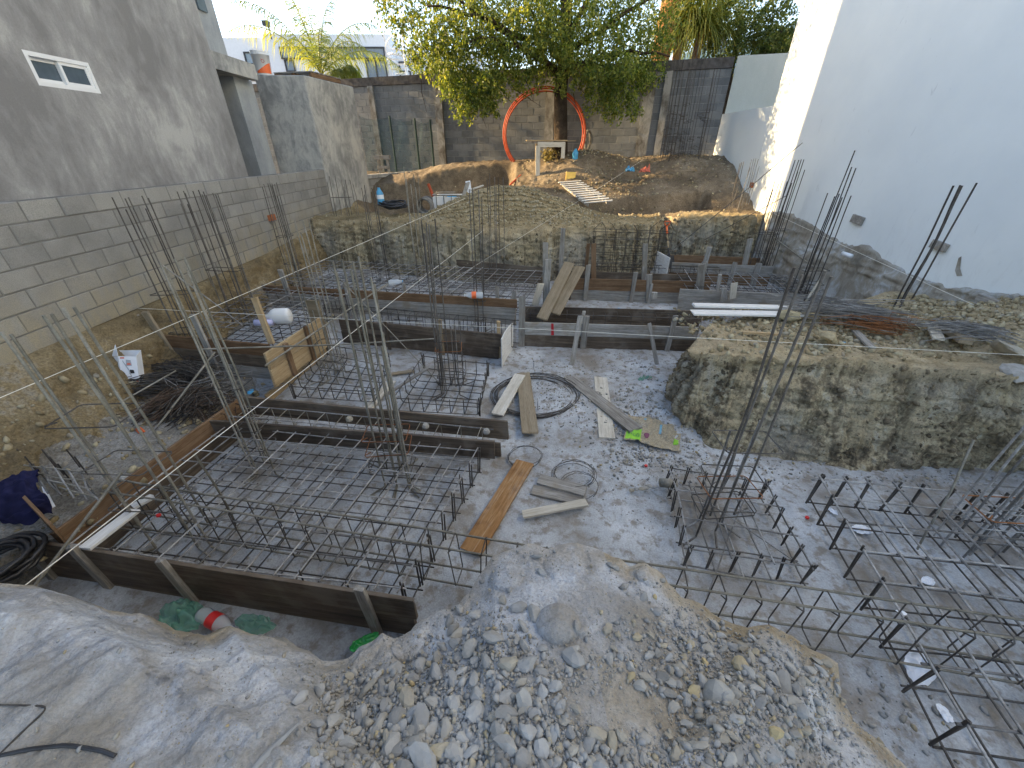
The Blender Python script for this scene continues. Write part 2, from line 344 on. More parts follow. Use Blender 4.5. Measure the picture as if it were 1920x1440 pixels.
# ---------------- basic pieces ----------------
def _unit(bend,n=7,seg=1,ph=0.):
    mb=MB(); pts=[]
    for i in range(seg+1):
        t=i/seg; pts.append((bend*math.sin(math.pi*t)*math.cos(ph)+ (bend*.4*math.sin(2.7*math.pi*t) if seg>1 else 0),bend*math.sin(math.pi*t*1.3)*math.sin(ph),t))
    v=[];f=[]
    for p in pts:
        for k in range(n): v.append((p[0]+math.cos(2*math.pi*k/n),p[1]+math.sin(2*math.pi*k/n),p[2]))
    for i in range(seg):
        for k in range(n): f.append((i*n+k,i*n+(k+1)%n,(i+1)*n+(k+1)%n,(i+1)*n+k))
    f.append(tuple(range(n-1,-1,-1))); f.append(tuple(seg*n+k for k in range(n)))
    mb.add(v,f); return mb
_bars={}
def bar(parent,p0,p1,r,mat='steel',name='bar',bend=None,label=None):
    p0=Vector(p0); p1=Vector(p1); d=p1-p0; L=d.length
    if bend is None: bend=random.choice((0,1,2,3)) if L>.5 else 0
    k=(mat,bend)
    if k not in _bars:
        me=_unit([0,1.2,-1.5,2.2,5,-6][bend],7,1 if bend==0 else 7,bend*1.1).mesh('bar',MAT[mat]); _bars[k]=me
        me.polygons.foreach_set('use_smooth',[len(p.vertices)==4 for p in me.polygons])
    o=link(name,_bars[k],parent,p0); o.rotation_euler=d.to_track_quat('Z','Y').to_euler(); o.scale=(r,r,L)
    if label: o['label']=label
    return o
_boards={}
def board(parent,p0,p1,w,th,mat,name='board',up=(0,0,1),label=None,warp=0.,jag=0):
    # a plank running p0 -> p1, width w measured along `up` (projected), thickness th; p0,p1 are centre line ends
    p0=Vector(p0); p1=Vector(p1); d=p1-p0; L=d.length; x=d.normalized(); u=Vector(up); z=(u-x*u.dot(x)).normalized(); y=z.cross(x)
    mb=MB(); n=8; rr=random.Random(int(L*1000)+int(w*5000)); 
    j0=[rr.uniform(-.012,.012) for _ in range(4)]; b=.003
    vs=[];fs=[]
    for i in range(n+1):
        t=i/n; xx=-L/2+L*t; wv=warp*math.sin(math.pi*t)
        dz=rr.uniform(-.0015,.0015)
        for (a,c) in ((-1,-1),(1,-1),(1,1),(-1,1)):
            ex=(j0[(a+1)//2+ (c+1)] if i in (0,n) else 0)
            vs.append((xx+ex,a*(th/2)+wv,c*(w/2)+dz*(c)))
    for i in range(n):
        q=i*4
        for k in range(4): fs.append((q+k,q+(k+1)%4,q+4+(k+1)%4,q+4+k))
    fs.append((3,2,1,0)); fs.append((n*4,n*4+1,n*4+2,n*4+3)); mb.add(vs,fs)
    # grain runs along x in object space; width in z -> fine
    o=link(name,mb.mesh(name,MAT[mat]),parent,(p0+p1)/2)
    M=Matrix((x,y,z)).transposed(); o.rotation_euler=M.to_euler()
    bv=o.modifiers.new('bevel','BEVEL'); bv.width=.0022; bv.segments=1; bv.limit_method='ANGLE'
    if label: o['label']=label
    return o
exec_after=[]

# ================= TERRAIN =================
def floor_h(x,y):
    x=np.asarray(x,float); y=np.asarray(y,float)
    h=.32*sm(6.9,8.0,y+.15*x)
    h=np.maximum(h,.34*sm(-3.3,-3.75,x)*sm(4.6,5.2,y))
    return h
# pit floor
nx,ny=560,700
xs=np.linspace(-5.2,6.4,nx); ys=np.linspace(-3.3,10.9,ny); X,Y=np.meshgrid(xs,ys)
P=np.stack([X,Y,np.zeros_like(X)],-1); q=P.reshape(-1,3)
z=floor_h(q[:,0],q[:,1])+fbm(q,.8,3,1)*.018+fbm(q,6,3,2)*.006+np.maximum(0,fbm(q,22,2,5))*.004
z+=.05*np.exp(-((q[:,0]-.9)**2/.5+(q[:,1]-4.6)**2/.5))+.08*sm(.7,.1,np.hypot(q[:,0]-2.15,(q[:,1]-4.4)*.5))
P[...,2]=z.reshape(X.shape)
fl=gridmesh('pit_floor',P,MAT['floor']); tag(fl,kind='structure')
FL=(xs,ys,P[...,2])
def fz(x,y): 
    i=int(np.clip(np.searchsorted(FL[0],x),0,nx-1)); j=int(np.clip(np.searchsorted(FL[1],y),0,ny-1)); return float(FL[2][j,i])

def path(pts,n,z=None):
    pts=np.array([tuple(p)[:2] for p in pts],float); d=np.r_[0,np.cumsum(np.hypot(*np.diff(pts,axis=0).T))]
    t=np.linspace(0,d[-1],n); out=np.stack([np.interp(t,d,pts[:,0]),np.interp(t,d,pts[:,1])],-1)
    k=max(3,n//60); ker=np.ones(k)/k
    pad=np.pad(out,((k,k),(0,0)),mode='edge'); sm_=np.stack([np.convolve(pad[:,i],ker,'same') for i in (0,1)],-1)[k:-k]
    return sm_
def cliffs(q,s,nrm,v,amp=1.,seed=0,lean=1.):
    """displacement along the outward normal: bucket-tooth ribs, lumps, flakes"""
    rib=1.2-2.6*np.abs(fbm(np.stack([s*4.2+.25*lean*v,v*.5,s*0],-1),1.,3,seed,.45))
    global RIB; mk=fbm(np.stack([s*5.2+.35*v+seed,v*.35,s*0],-1),1.,2,seed+30,.4); brk=fbm(q,3.,3,seed+40); RIB=(sm(.12,.34,mk)*sm(.12,.3,v)*sm(.99,.86,v)*sm(-.55,.15,brk)).astype(float); rib=rib+RIB*.5
    lump=fbm(q,1.6,3,seed+3); fl_=fbm(q*np.array([1,1,2.2]),6.5,4,seed+7,.62)
    d=(rib*.05*(v<1)*sm(-.1,.15,v)+lump*.07+fl_*.028)*amp
    return q+nrm*d[:,None]

# ---- earth block on the right ----
B=[PZ(1310,640),(2.75,5.7),PZ(1275,690),PZ(1250,745),PZ(1272,800),PZ(1330,838),PZ(1500,862),PZ(1640,885),PZ(1780,885),PZ(1920,885),(7.2,3.1)]
Lp=[PZ(1345,612,1.),(2.7,5.0),PZ(1305,632,.98),PZ(1287,656,.98),PZ(1330,662,1.),PZ(1400,668,1.),PZ(1560,676,1.),PZ(1700,692,1.),PZ(1800,702,1.05),PZ(1900,712,1.1),(7.2,3.75)]
K=[PZ(1350,604,1.),(2.95,5.2),PZ(1360,600,1.),PZ(1375,596,1.),PZ(1420,590,1.),PZ(1480,586,1.),PZ(1560,572,1.),(4.7,5.65),(5.3,5.75),(5.9,5.9),(7.2,6.1)]
def resamp(L,n): 
    L=np.array([tuple(p)[:2] for p in L],float); t=np.linspace(0,len(L)-1,n); i=np.arange(len(L))
    o=np.stack([np.interp(t,i,L[:,0]),np.interp(t,i,L[:,1])],-1); k=15; ker=np.ones(k)/k
    pad=np.pad(o,((k,k),(0,0)),mode='edge'); return np.stack([np.convolve(pad[:,c],ker,'same') for c in (0,1)],-1)[k:-k]
n=620; b,l_,kk=resamp(B,n),resamp(Lp,n),resamp(K,n)
top_l=np.interp(np.linspace(0,1,n),[0,.25,.7,.85,1],[.9,.95,1.0,1.08,1.15])
def block_top(x,y):
    x=np.asarray(x,float);y=np.asarray(y,float); return 1.0+.14*sm(4.6,6.2,x)+.42*sm(5.0,6.3,x)*sm(5.4,4.2,y)+.02*np.sin(x*5+y*3)
rows=[]
nv=90
for i in range(nv):
    v=i/(nv-1); e=v**1.15
    xy=b+(l_-b)*(e**.8)[...,None] if hasattr(e,'shape') else b+(l_-b)*(e**.75)
    rows.append(np.c_[xy,top_l*v-.03*(1-v)])
nt_=90
for i in range(1,nt_):
    v=i/(nt_-1); xy=l_+(kk-l_)*v; zt=block_top(xy[:,0],xy[:,1]); rows.append(np.c_[xy,top_l*(1-sm(0,.25,np.full(n,v)))+zt*sm(0,.25,np.full(n,v))])
for i in range(1,14):
    v=i/13; back=kk+np.array([.05,.25])*v; rows.append(np.c_[back,block_top(kk[:,0],kk[:,1])*(1-v)-.03*v])
P=np.array(rows); q=P.reshape(-1,3); s=np.tile(np.r_[0,np.cumsum(np.hypot(*np.diff(b,axis=0).T))],len(rows)); v=np.repeat(np.r_[np.linspace(0,1,nv),np.full(len(rows)-nv,1.3)],n)
tn=np.gradient(b,axis=0); nr=np.stack([tn[:,1],-tn[:,0],np.zeros(n)],-1); nr/=np.linalg.norm(nr,axis=1)[:,None]+1e-9
up=np.array([0,0,1.]); wv=sm(.8,1.05,v)[:,None]
ctr=np.array([4.,4.8]); sgn=np.sign(((b-ctr)*nr[:,:2]).sum(1)).mean(); nr*=sgn
N=np.tile(nr,(len(rows),1))*(1-wv)+up*wv; N[:,2]+=.15; amp=np.where(v>1.05,.35,1.)
q2=q+(cliffs(q,s,N,v,1.,21)-q)*amp[:,None]
under=-.13*np.exp(-((v-.86)/.07)**2)*(.4+.6*(fbm(np.stack([s*1.3,s*0,s*0],-1),1,2,77)>-.1))
q2+=np.tile(nr,(len(rows),1))*under[:,None]
lipa=(np.exp(-((v-1.0)/.10)**2)+(v>1.05)*1.).clip(0,1)
eb=gridmesh('earth_block',q2.reshape(P.shape),MAT['cliff2'],attrs={'lip':lipa*.8,'rib':RIB}); tag(eb,kind='structure')
EBZ=q2.reshape(P.shape)[nv:nv+nt_]; EBF=q2.reshape(P.shape)[2:nv-2].reshape(-1,3)

# ---- back ground: cliff face then rising yard ----
LP=[PZ(500,420,1.35),(-5.05,10.6),PZ(590,412,1.5),PZ(700,415,1.5),PZ(800,422,1.5),PZ(900,428,1.5),PZ(1000,428,1.5),PZ(1100,424,1.5),PZ(1180,420,1.5),PZ(1228,418,1.5),PZ(1243,408,1.5),PZ(1300,407,1.6),PZ(1360,405,1.62),PZ(1430,402,1.65),(6.3,10.5)]
LP[0]=(-5.15,10.6)
n=620; l_=resamp(LP,n); 
b=l_+np.array([0,-.12]); tz=np.interp(np.linspace(0,1,n),[0,.1,.7,.85,1],[1.42,1.5,1.5,1.6,1.66])
def g2(x,y,cx,cy,sx,sy): return np.exp(-((x-cx)/sx)**2-((y-cy)/sy)**2)
def boxs(x,y,x0,x1,y0,y1,k=.12): return sm(x0-k,x0+k,x)*sm(x1+k,x1-k,x)*sm(y0-k,y0+k,y)*sm(y1+k,y1-k,y)
def yard(x,y):
    x=np.asarray(x,float);y=np.asarray(y,float)
    z=1.52+.12*sm(3,5,x)
    yy_=y+.18*x; rise=.30*sm(11.9,12.5,yy_)+.70*sm(12.5,14.6,yy_); z=z+rise*(1.08+.12*sm(-3,2,x)-.35*sm(-1.5,-4.5,x))
    z=z+.30*g2(x,y,2.2,13.8,1.1,.9)
    z=z+.60*g2(x,y,-.35,11.3,1.25,.75)+.30*g2(x,y,1.0,11.2,1.1,.6)+.15*g2(x,y,-1.4,11.0,.8,.5)       # rubble heap
    z=z-boxs(x,y,-4.6,-.1,12.0,14.2,.25)*np.maximum(0,z-1.15)                                       # lower pit with the tank
    z=z-.5*boxs(x,y,-3.4,-2.1,11.0,11.7,.2)
    z=z-boxs(x,y,1.7,5.2,11.15,11.8,.07)*.6                                          # footing trench
    z=z+.22*g2(x,y,5.9,12.3,.5,.6)                                                                  # loose soil against white wall
    z=z-.25*g2(x,y,3.6,13.2,.9,.4)
    return z
rows=[]; nv=70
for i in range(nv):
    v=i/(nv-1); rows.append(np.c_[b+(l_-b)*v**2,tz*v+.25*(1-v)])
nb=330; Yend=19.0
for i in range(1,nb):
    v=i/(nb-1); y=l_[:,1]+(Yend-l_[:,1])*(v**1.25); x=l_[:,0]+(l_[:,0]-l_[:,0])*v
    x=x*(1+.25*v); k=sm(0,.06,np.full(n,v)); rows.append(np.c_[x,y,tz*(1-k)+yard(x,y)*k])
P=np.array(rows); q=P.reshape(-1,3); s=np.tile(np.linspace(0,11.5,n),len(rows)); v=np.repeat(np.r_[np.linspace(0,1,nv),np.full(len(rows)-nv,1.3)],n)
wv=sm(.85,1.05,v)[:,None]; N=np.array([0,-1,0.])*(1-wv)+up*wv
q2=q+(cliffs(q,s,N,v,.9,51)-q)*np.where(v>1.05,.3,1.)[:,None]
lipa=(np.exp(-((v-1.0)/.16)**2)+(v>1.05)).clip(0,1); cr=fbm(q,2.2,3,9)
q2[:,2]+=np.where(v>1.05,fbm(q,5.,4,90,.6)*.03,0)
bgm=MAT['cliff']
bgobj=gridmesh('yard_ground',q2.reshape(P.shape),bgm,attrs={'lip':lipa,'rib':RIB}); tag(bgobj,kind='structure')
# brown topsoil on the far half, tan near the heap
t=NT('yard_soil'); 
_yg=bgobj.data; _yg.materials.append(MAT['soil']); _yg.materials.append(MAT['tan'])
cz=P[:-1,:-1]; mi=np.where(np.arange(len(rows)-1)[:,None]<nv,0,np.where(cz[...,1]+.25*cz[...,0]+fbm(cz.reshape(-1,3),1.5,2,4).reshape(cz.shape[:2])*.5>12.0,1,2))
_yg.polygons.foreach_set('material_index',mi.reshape(-1).astype(np.int32))
YG=q2.reshape(P.shape); BGF=YG[2:nv-2].reshape(-1,3)
_yp=YG[nv:].reshape(-1,3)
def near_z(cloud,x,y):
    d=(cloud[:,0]-x)**2+(cloud[:,1]-y)**2; return float(cloud[int(d.argmin()),2])
def yz(x,y): return near_z(_yp,x,y)
def on_yard(px,py,guess=2.0):
    z=guess
    for _ in range(12):
        p=PZ(px,py,min(z,2.93)); zn=yz(p.x,p.y); z=.6*z+.4*zn
    p=PZ(px,py,min(z,2.93)); return p

# ---- left bank under the block wall ----
n=700; ysb=np.linspace(-3.2,11.0,n)
zb=np.interp(ysb,[0,3.4,5,8,11],[1.2,1.16,1.14,1.14,1.3])
foot=np.interp(ysb,[0,2.2,3.6,4.4,5.2,6.5,11],[-4.1,-4.25,-4.35,-4.55,-4.6,-4.72,-4.75])
led=np.interp(ysb,[0,3.2,3.9,4.6,5.2,7,8,11],[.40,.40,.34,.16,.34,.3,.3,.32])
edge=np.interp(ysb,[0,1.95,2.05,3.5,3.9,4.6,5.2,11],[-3.86,-3.86,-3.62,-3.36,-3.32,-3.6,-3.9,-4.3])
sec=[(-5.25,zb+.05),(-5.02,zb),(-4.97,zb-.05)]
rows=[np.c_[np.full(n,-5.25),ysb,zb+.03],np.c_[np.full(n,-5.03),ysb,zb]]
for i in range(1,60):
    v=i/59; rows.append(np.c_[-5.0+(foot+5.0)*(v**.9),ysb,zb-.03+(led-zb+.03)*(v**.8)])
for i in range(1,40):
    v=i/39; rows.append(np.c_[foot+(edge-foot)*v,ysb,led-.06*v])
for i in range(1,8):
    v=i/7; rows.append(np.c_[edge+.04*v,ysb,(led-.06)*(1-v)-.03*v])
P=np.array(rows); q=P.reshape(-1,3)
k=np.repeat(np.r_[0,.15,np.linspace(.5,1,59),np.full(39,.25),np.full(7,.1)],n)
Nn=np.tile(np.array([.8,0,.6]),(len(q),1)); d=fbm(q,1.5,3,61)*.10+fbm(q,5.5,4,62,.62)*.06
q2=q+Nn*(d*k)[:,None]; BK=q2.reshape(P.shape)
bo=gridmesh('earth_bank',BK,MAT['bank']); bo.data.materials.append(MAT['ledge']); _r=len(rows)-1; bo.data.polygons.foreach_set('material_index',((np.arange(_r)[:,None]>60-6*np.abs(fbm(np.c_[ysb[:-1],ysb[:-1]*0,ysb[:-1]*0],2.,2,3))[None,:]*3)*1).reshape(-1).astype(np.int32)); tag(bo,kind='structure')
_bp=BK[2:-7].reshape(-1,3)
def bkz(x,y): return near_z(_bp,x,y)

# ---- near ground the photographer stands on ----
LIP=[(-60,1092,1.15),(0,1098,1.15),(60,1095,1.16),(120,1110,1.17),(200,1142,1.18),(270,1155,1.18),(330,1184,1.18),(385,1190,1.2),(430,1172,1.22),(470,1188,1.2),(520,1202,1.2),(570,1228,1.2),(605,1242,1.2),(650,1232,1.2),(690,1205,1.2),(717,1187,1.22),(748,1197,1.2),(785,1168,1.22),(830,1142,1.24),(880,1115,1.25),(903,1080,1.27),(925,1045,1.28),(960,1034,1.29),(1000,1024,1.3),(1060,1021,1.3),(1120,1029,1.3),(1180,1064,1.29),(1212,1062,1.29),(1245,1085,1.28),(1280,1118,1.26),(1330,1152,1.25),(1400,1182,1.24),(1440,1172,1.23),(1490,1188,1.2),(1515,1215,1.19),(1570,1245,1.18),(1580,1300,1.15),(1602,1350,1.13),(1660,1400,1.1),(1712,1452,1.08),(1800,1570,1.05)]
lp=np.array([tuple(PZ(a,b_,c)) for a,b_,c in LIP]); ang=np.degrees(np.arctan2(lp[:,1],lp[:,0])); rad=np.hypot(lp[:,0],lp[:,1])
o_=np.argsort(ang); ang,rad,lz=ang[o_],rad[o_],lp[o_,2]
ang=np.r_[-180,-60,-10,ang,186,200]; rad=np.r_[6,3.0,1.25,rad,4.6,6.5]; lz=np.r_[1.4,1.3,1.05,lz,1.15,1.3]
th=np.r_[np.linspace(10,178,1150),np.linspace(178,370,120)[1:-1]]; thw=np.where(th>200,th-360,th)
rl=np.interp(thw,ang,rad); zl=np.interp(thw,ang,lz); dirs=np.stack([np.cos(np.radians(th)),np.sin(np.radians(th))],-1)
nr_=300; rows=[]; br=[]
def near_base(r,rl,zl):
    u=np.clip((rl-r)/.95,0,1); return zl+(1.5-zl)*(1-(1-u)**1.6)
for i in range(nr_):
    t_=(i/(nr_-1)); r=.10+(rl-.10)*t_**.85; rows.append(np.c_[dirs*r[:,None],near_base(r,rl,zl)]); br.append(rl-r)
for i in range(1,34):
    v=i/33; r=rl+.05*np.sin(v*1.6)+.10*v; rows.append(np.c_[dirs*r[:,None],zl*(1-v**1.1)-.04*v]); br.append(np.full(len(th),-v))
P=np.array(rows); q=P.reshape(-1,3); brv=np.array(br).reshape(-1)
dn=fbm(q,1.8,3,71)*.028+fbm(q,7,4,72,.55)*.008+np.abs(fbm(q,16,3,75,.6))*.006
leftm=sm(-.25,-.6,q[:,0])
diag=np.stack([q[:,0]*.86-q[:,1]*.5,(q[:,0]*.5+q[:,1]*.86)*.38,q[:,2]],-1)
dn=dn+leftm*(fbm(diag,6.,4,78,.6)*.032)
dn*=np.where(brv<0,1.6,1)*sm(-.0,.05,np.abs(brv)+.02)
rd=dirs[None].repeat(len(rows),0).reshape(-1,2)
q[:,2]+=np.where(brv>=0,dn,0); q[:,:2]+=rd*np.where(brv<0,dn,0)[:,None]
rough=fbm(np.stack([np.tile(thw*.22,len(rows)),brv*0,brv*0],-1),1,3,74)*.022*sm(.25,.0,np.abs(brv)); q[:,:2]+=rd*rough[:,None]
# smooth lumps bedded in the dust
for (a,b_,rr,hh) in ((1045,1185,.085,.055),(1085,1200,.03,.03),(1060,1060,.10,.02),(1215,1075,.06,.03),(760,1180,.07,.03),(950,1075,.08,.03)):
    c=PZ(a,b_,1.36); dd=np.hypot(q[:,0]-c.x,q[:,1]-c.y); q[:,2]+=hh*np.sqrt(np.clip(1-(dd/rr)**2,0,1))*(brv>=0)
nb_=fbm(q,3.5,3,73)
brown=np.clip(sm(.17,.02,brv+nb_*.07)*np.where(q[:,0]>.45,1.,np.where(q[:,0]<-1.1,.9,.35))+sm(.12,.5,nb_)*.6*(q[:,0]>.3),0,1)
ng=gridmesh('near_ground',q.reshape(P.shape),MAT['near'],attrs={'brown':brown},wrap=True); tag(ng,kind='structure')
_np=q.reshape(P.shape)[:nr_, (th<180)|(th>330)].reshape(-1,3)
_nc={}
for p_ in _np[::2]:
    _nc.setdefault((int(math.floor(p_[0]*50)),int(math.floor(p_[1]*50))),[]).append(p_[2])
def nz(x,y):
    k=(int(math.floor(x*50)),int(math.floor(y*50)))
    for dx in (0,1,-1):
        for dy in (0,1,-1):
            c=_nc.get((k[0]+dx,k[1]+dy))
            if c: return sum(c)/len(c)
    return None
def in_lip(x,y,m=.02):
    a=math.degrees(math.atan2(y,x)); return math.hypot(x,y)<float(np.interp(a,ang,rad))-m
def on_near(px,py):
    z=1.4
    for _ in range(8):
        p=PZ(px,py,z); h=nz(p.x,p.y)
        if h is None: return None
        z=.5*z+.5*h
    p=PZ(px,py,z)
    return p if in_lip(p.x,p.y) else None
# outer land to the horizon
mb=MB(); mb.add([(-900,-900,.9),(900,-900,.9),(900,-3,.9),(-900,-3,.9)],[(0,1,2,3)])
mb.add([(-900,19,1.9),(900,19,1.9),(900,1500,1.9),(-900,1500,1.9)],[(0,1,2,3)])
mb.add([(-900,-3,.9),(-5.3,-3,.9),(-5.3,19,.9),(-900,19,.9)],[(0,1,2,3)]); mb.add([(6.6,-3,.9),(900,-3,.9),(900,19,.9),(6.6,19,.9)],[(0,1,2,3)])
o=build(mb,'land',MAT['soil']); tag(o,kind='structure')

# ================= WALLS AND HOUSES =================
def blk_mesh(name,l,h,d,seed,mat):
    rr=random.Random(seed); mb=MB(); c=.006
    j=lambda: rr.uniform(-.003,.003)
    # chamfered front box: front ring inset
    x,z=l/2,h/2
    vs=[(-x+c,-d/2+j(),-z+c),(x-c,-d/2+j(),-z+c),(x-c,-d/2+j(),z-c),(-x+c,-d/2+j(),z-c)]
    vs+=[(-x+j(),-d/2+c,-z+j()),(x+j(),-d/2+c,-z+j()),(x+j(),-d/2+c,z+j()),(-x+j(),-d/2+c,z+j())]
    vs+=[(-x,d/2,-z),(x,d/2,-z),(x,d/2,z),(-x,d/2,z)]
    fs=[(0,1,2,3)]
    for a,b_ in ((0,4),(4,8)):
        for k in range(4): fs.append((a+k,b_+k,b_+(k+1)%4,a+(k+1)%4))
    fs.append((11,10,9,8)); mb.add(vs,fs); 
    me=mb.mesh(name,MAT[mat]); return me
def block_wall(root,p0,p1,z0,z1f,mat,l=.40,h=.20,face=1,depth=.12,limit=300,key=None,skip=None,name='block',mortar='mortar',zstart=0):
    """running-bond wall from p0 to p1 (xy); blocks are parts, mortar a recessed core"""
    p0=Vector((p0[0],p0[1])); p1=Vector((p1[0],p1[1])); d=p1-p0; L=d.length; dx=d.normalized(); rz=math.atan2(dx.y,dx.x)
    nrm=Vector((dx.y,-dx.x))*face
    g=.012; ms=[blk_mesh('block',l-g,h-g,depth,k,mat) for k in range(5)]; hs=[blk_mesh('block',l/2-g,h-g,depth,k+9,mat) for k in range(2)]
    todo=[]; nc=int(round((z1f-z0)/h))
    for c in range(nc):
        z=z0+h*(c+.5); x=0 if (c+zstart)%2==0 else -l/2
        while x<L-.02:
            a=max(0,x); b_=min(L,x+l)
            if b_-a>.08:
                cx=(a+b_)/2; todo.append((cx,z,b_-a))
            x+=l
    pos=[]
    for cx,z,ln in todo:
        xy=p0+dx*cx; jit=random.uniform(-.004,.004)
        if skip and skip(cx,z): continue
        pos.append((xy.x-nrm.x*(depth/2-jit),xy.y-nrm.y*(depth/2-jit),z,ln))
    if key: pos.sort(key=key)
    rest=MB()
    for i,(x,y,z,ln) in enumerate(pos):
        full=ln>l*.75; me=random.choice(ms) if full else random.choice(hs); sx=(ln-g)/((l if full else l/2)-g)
        rr=rz if face==1 else rz+math.pi
        if i<limit:
            link(name,me,root,(x,y,z),rot=(random.uniform(-.004,.004),random.uniform(-.005,.005),rr),scale=(sx,1,1))
        else:
            M=Matrix.Translation((x,y,z))@Matrix.Rotation(rr,4,'Z')@Matrix.Diagonal((sx,1,1,1))
            rest.add([M@v_.co for v_ in me.vertices],[tuple(p.vertices) for p in me.polygons])
    if rest.n: tag(build(rest,'far_blocks',MAT[mat],root),kind='stuff')
    core=MB(); c=(p0+p1)/2-nrm*(depth/2+.004); M=Matrix.Rotation(rz,3,'Z')
    core.box((c.x,c.y,(z0+z0+nc*h)/2),(L-.006,depth-.008,nc*h-.012),M); build(core,'mortar_core',MAT[mortar],root)
    return root
# left block wall (X = -5.06 face looks to +X)
r=thing('block_wall','long pale grey concrete block wall running along the left side below the plastered house','wall',(-5.1,7,1.15))
block_wall(r,(-5.06,2.4),(-5.06,12.0),1.15,2.55,'block',.40,.20,1,.14)
# second low wall behind the column
r=thing('block_wall','short low block wall between the tall plastered column and the back wall','wall',(-4.2,15,1.))
a_,b2=(-4.66,14.1),(-3.55,17.0)
block_wall(r,a_,b2,1.0,2.2,'block',.40,.20,1,.14)
mb=MB(); mb.box((-4.14,15.55,2.26),(.17,3.2,.11),Matrix.Rotation(math.atan2(2.9,1.11)-math.pi/2,3,'Z')); build(mb,'cap_beam',MAT['plaster2'],r)
# back wall
BA=Vector((-12.8,20.17)); BB=Vector((6.2,14.02)); BD=(BB-BA).normalized(); BN=Vector((BD.y,-BD.x))
r=thing('block_wall','tall weathered dark grey block wall closing the back of the lot behind the tree','wall',(1,15.7,2))
def bw_at(x): t_=(x-BA.x)/BD.x; return BA+BD*t_
block_wall(r,BA,BB,1.78,4.98,'blockb',.40,.20,1,.14,limit=300,key=lambda p:-(p[0])*1.0+ (9 if p[2]<2.5 else 0)+(6 if p[2]>4.3 and p[0]>-3.3 else 0),mortar='mortar_dark')
mb=MB(); c=(BA+BB)/2-BN*.06; M=Matrix.Rotation(math.atan2(BD.y,BD.x),3,'Z')
mb.box((c.x,c.y,5.10),((BB-BA).length,.20,.24),M); build(mb,'coping',MAT['coping'],r)
for xx,wd in ((-5.1,.22),(-2.55,.28),(1.25,.3),(4.15,.34),(4.62,.2)):
    p=bw_at(xx)+BN*.012; mb=MB(); mb.box((p.x,p.y,3.36),(wd,.16,3.22),M); build(mb,'pillar',MAT['pillar'],r)
mb=MB(); c=(BA+BB)/2+BN*.05; mb.box((c.x+6.,c.y-1.95,2.35),(5.5,.12,.55),M); o=build(mb,'footing',MAT['pillar'],r)
# pale painted wall panel behind the side wall
r=thing('painted_wall','flat pale grey-green painted wall panel beside the white building at the back right','wall',(6.9,13.7,3))
mb=MB(); p=Vector((7.3,13.62)); mb.box((p.x,p.y,3.95),(2.2,.1,2.55),M); build(mb,'wall_face',MAT['panel'],r)
# right boundary wall and white building
WX=6.2
r=thing('boundary_wall','low white boundary wall joining the white building to the back wall','wall',(6.3,12.6,1))
mb=MB(); mb.box((WX+.1,12.68,2.55),(.2,2.65,2.7)); build(mb,'wall_face',MAT['white'],r)
mb=MB(); rr=thing('white_building','tall white painted building wall filling the right side','building',(8.5,3,1))
mb.box((WX+3,3.2,6.6),(6,16.3,10.8)); build(mb,'wall',MAT['white'],rr)
# rough foundation below the paint: jagged top
n=700; yy=np.linspace(-3.2,11.3,n); ztop=np.interp(yy,[2,4.5,5.2,5.8,6.9,7.95,9.57,11.3],[1.45,1.45,1.42,1.24,1.50,1.52,1.74,1.7])
jz=fbm(np.c_[yy,yy*0,yy*0],2.4,4,31,.6)*.07
rows=[]
for i in range(46):
    v=i/45; rows.append(np.c_[np.full(n,WX-.035-.10*(1-v)),yy,(ztop+jz)*v+.2*(1-v)])
rows.append(np.c_[np.full(n,WX+.03),yy,ztop+jz+.012])
P=np.array(rows); q=P.reshape(-1,3); d=fbm(q*np.array([1,.5,2.5]),3.5,5,33,.62)*.035+np.floor(fbm(q,1.1,3,35)*3)*.018; q[:,0]-=np.maximum(d,-.02)+.02
gridmesh('foundation',q.reshape(P.shape)[:,::-1],MAT['found'],parent=rr,smooth=True)
# wood and brick bits fixed to the white wall
def wallpiece(px,py,w,h,mat,label,rot=0,x=WX):
    p=PX(px,py,x); t_=thing('wall_block',label,'wood block',(x-.02,p.y,p.z-h/2))
    mb=MB(); mb.box((x-.022,p.y,p.z),(.045,w,h),Matrix.Rotation(rot,3,'X')); build(mb,'block_face',MAT[mat],t_)
    mb=MB(); mb.tube([(x-.046,p.y,p.z+.01),(x-.075,p.y-.004,p.z+.02)],.003); build(mb,'nail',MAT['steel'],t_); return t_
wallpiece(1610,412,.26,.13,'wd_grey','grey wooden block nailed to the white wall behind the middle rebar cluster',.1)
wallpiece(1764,461,.24,.11,'wd_grey','grey wooden block nailed to the white wall right of the last wall rebars',.12)
wallpiece(1411,347,.13,.12,'brick','small broken brick stuck on the sunlit part of the white wall')
p=PX(1800,500,WX); mb=MB(); mb.add([(WX-.006,p.y-.1,p.z-.1),(WX-.006,p.y-.02,p.z-.02),(WX-.006,p.y+.05,p.z+.13),(WX-.006,p.y+.075,p.z+.10),(WX-.006,p.y+.03,p.z-.06),(WX-.006,p.y-.03,p.z-.12)],[(0,1,2,3,4,5)])
tag(build(mb,'plaster_smear',MAT['found']),'dark grey mortar smear on the white wall at far right','smear')
wb=thing('timber_beam','pale weathered beam lying along the foot of the white wall at right edge','beam',PX(1830,560,WX-.1))
a_=PX(1832,560,WX-.12); b2=PX(1965,610,WX-.12); board(wb,a_,b2,.15,.07,'wd_grey')

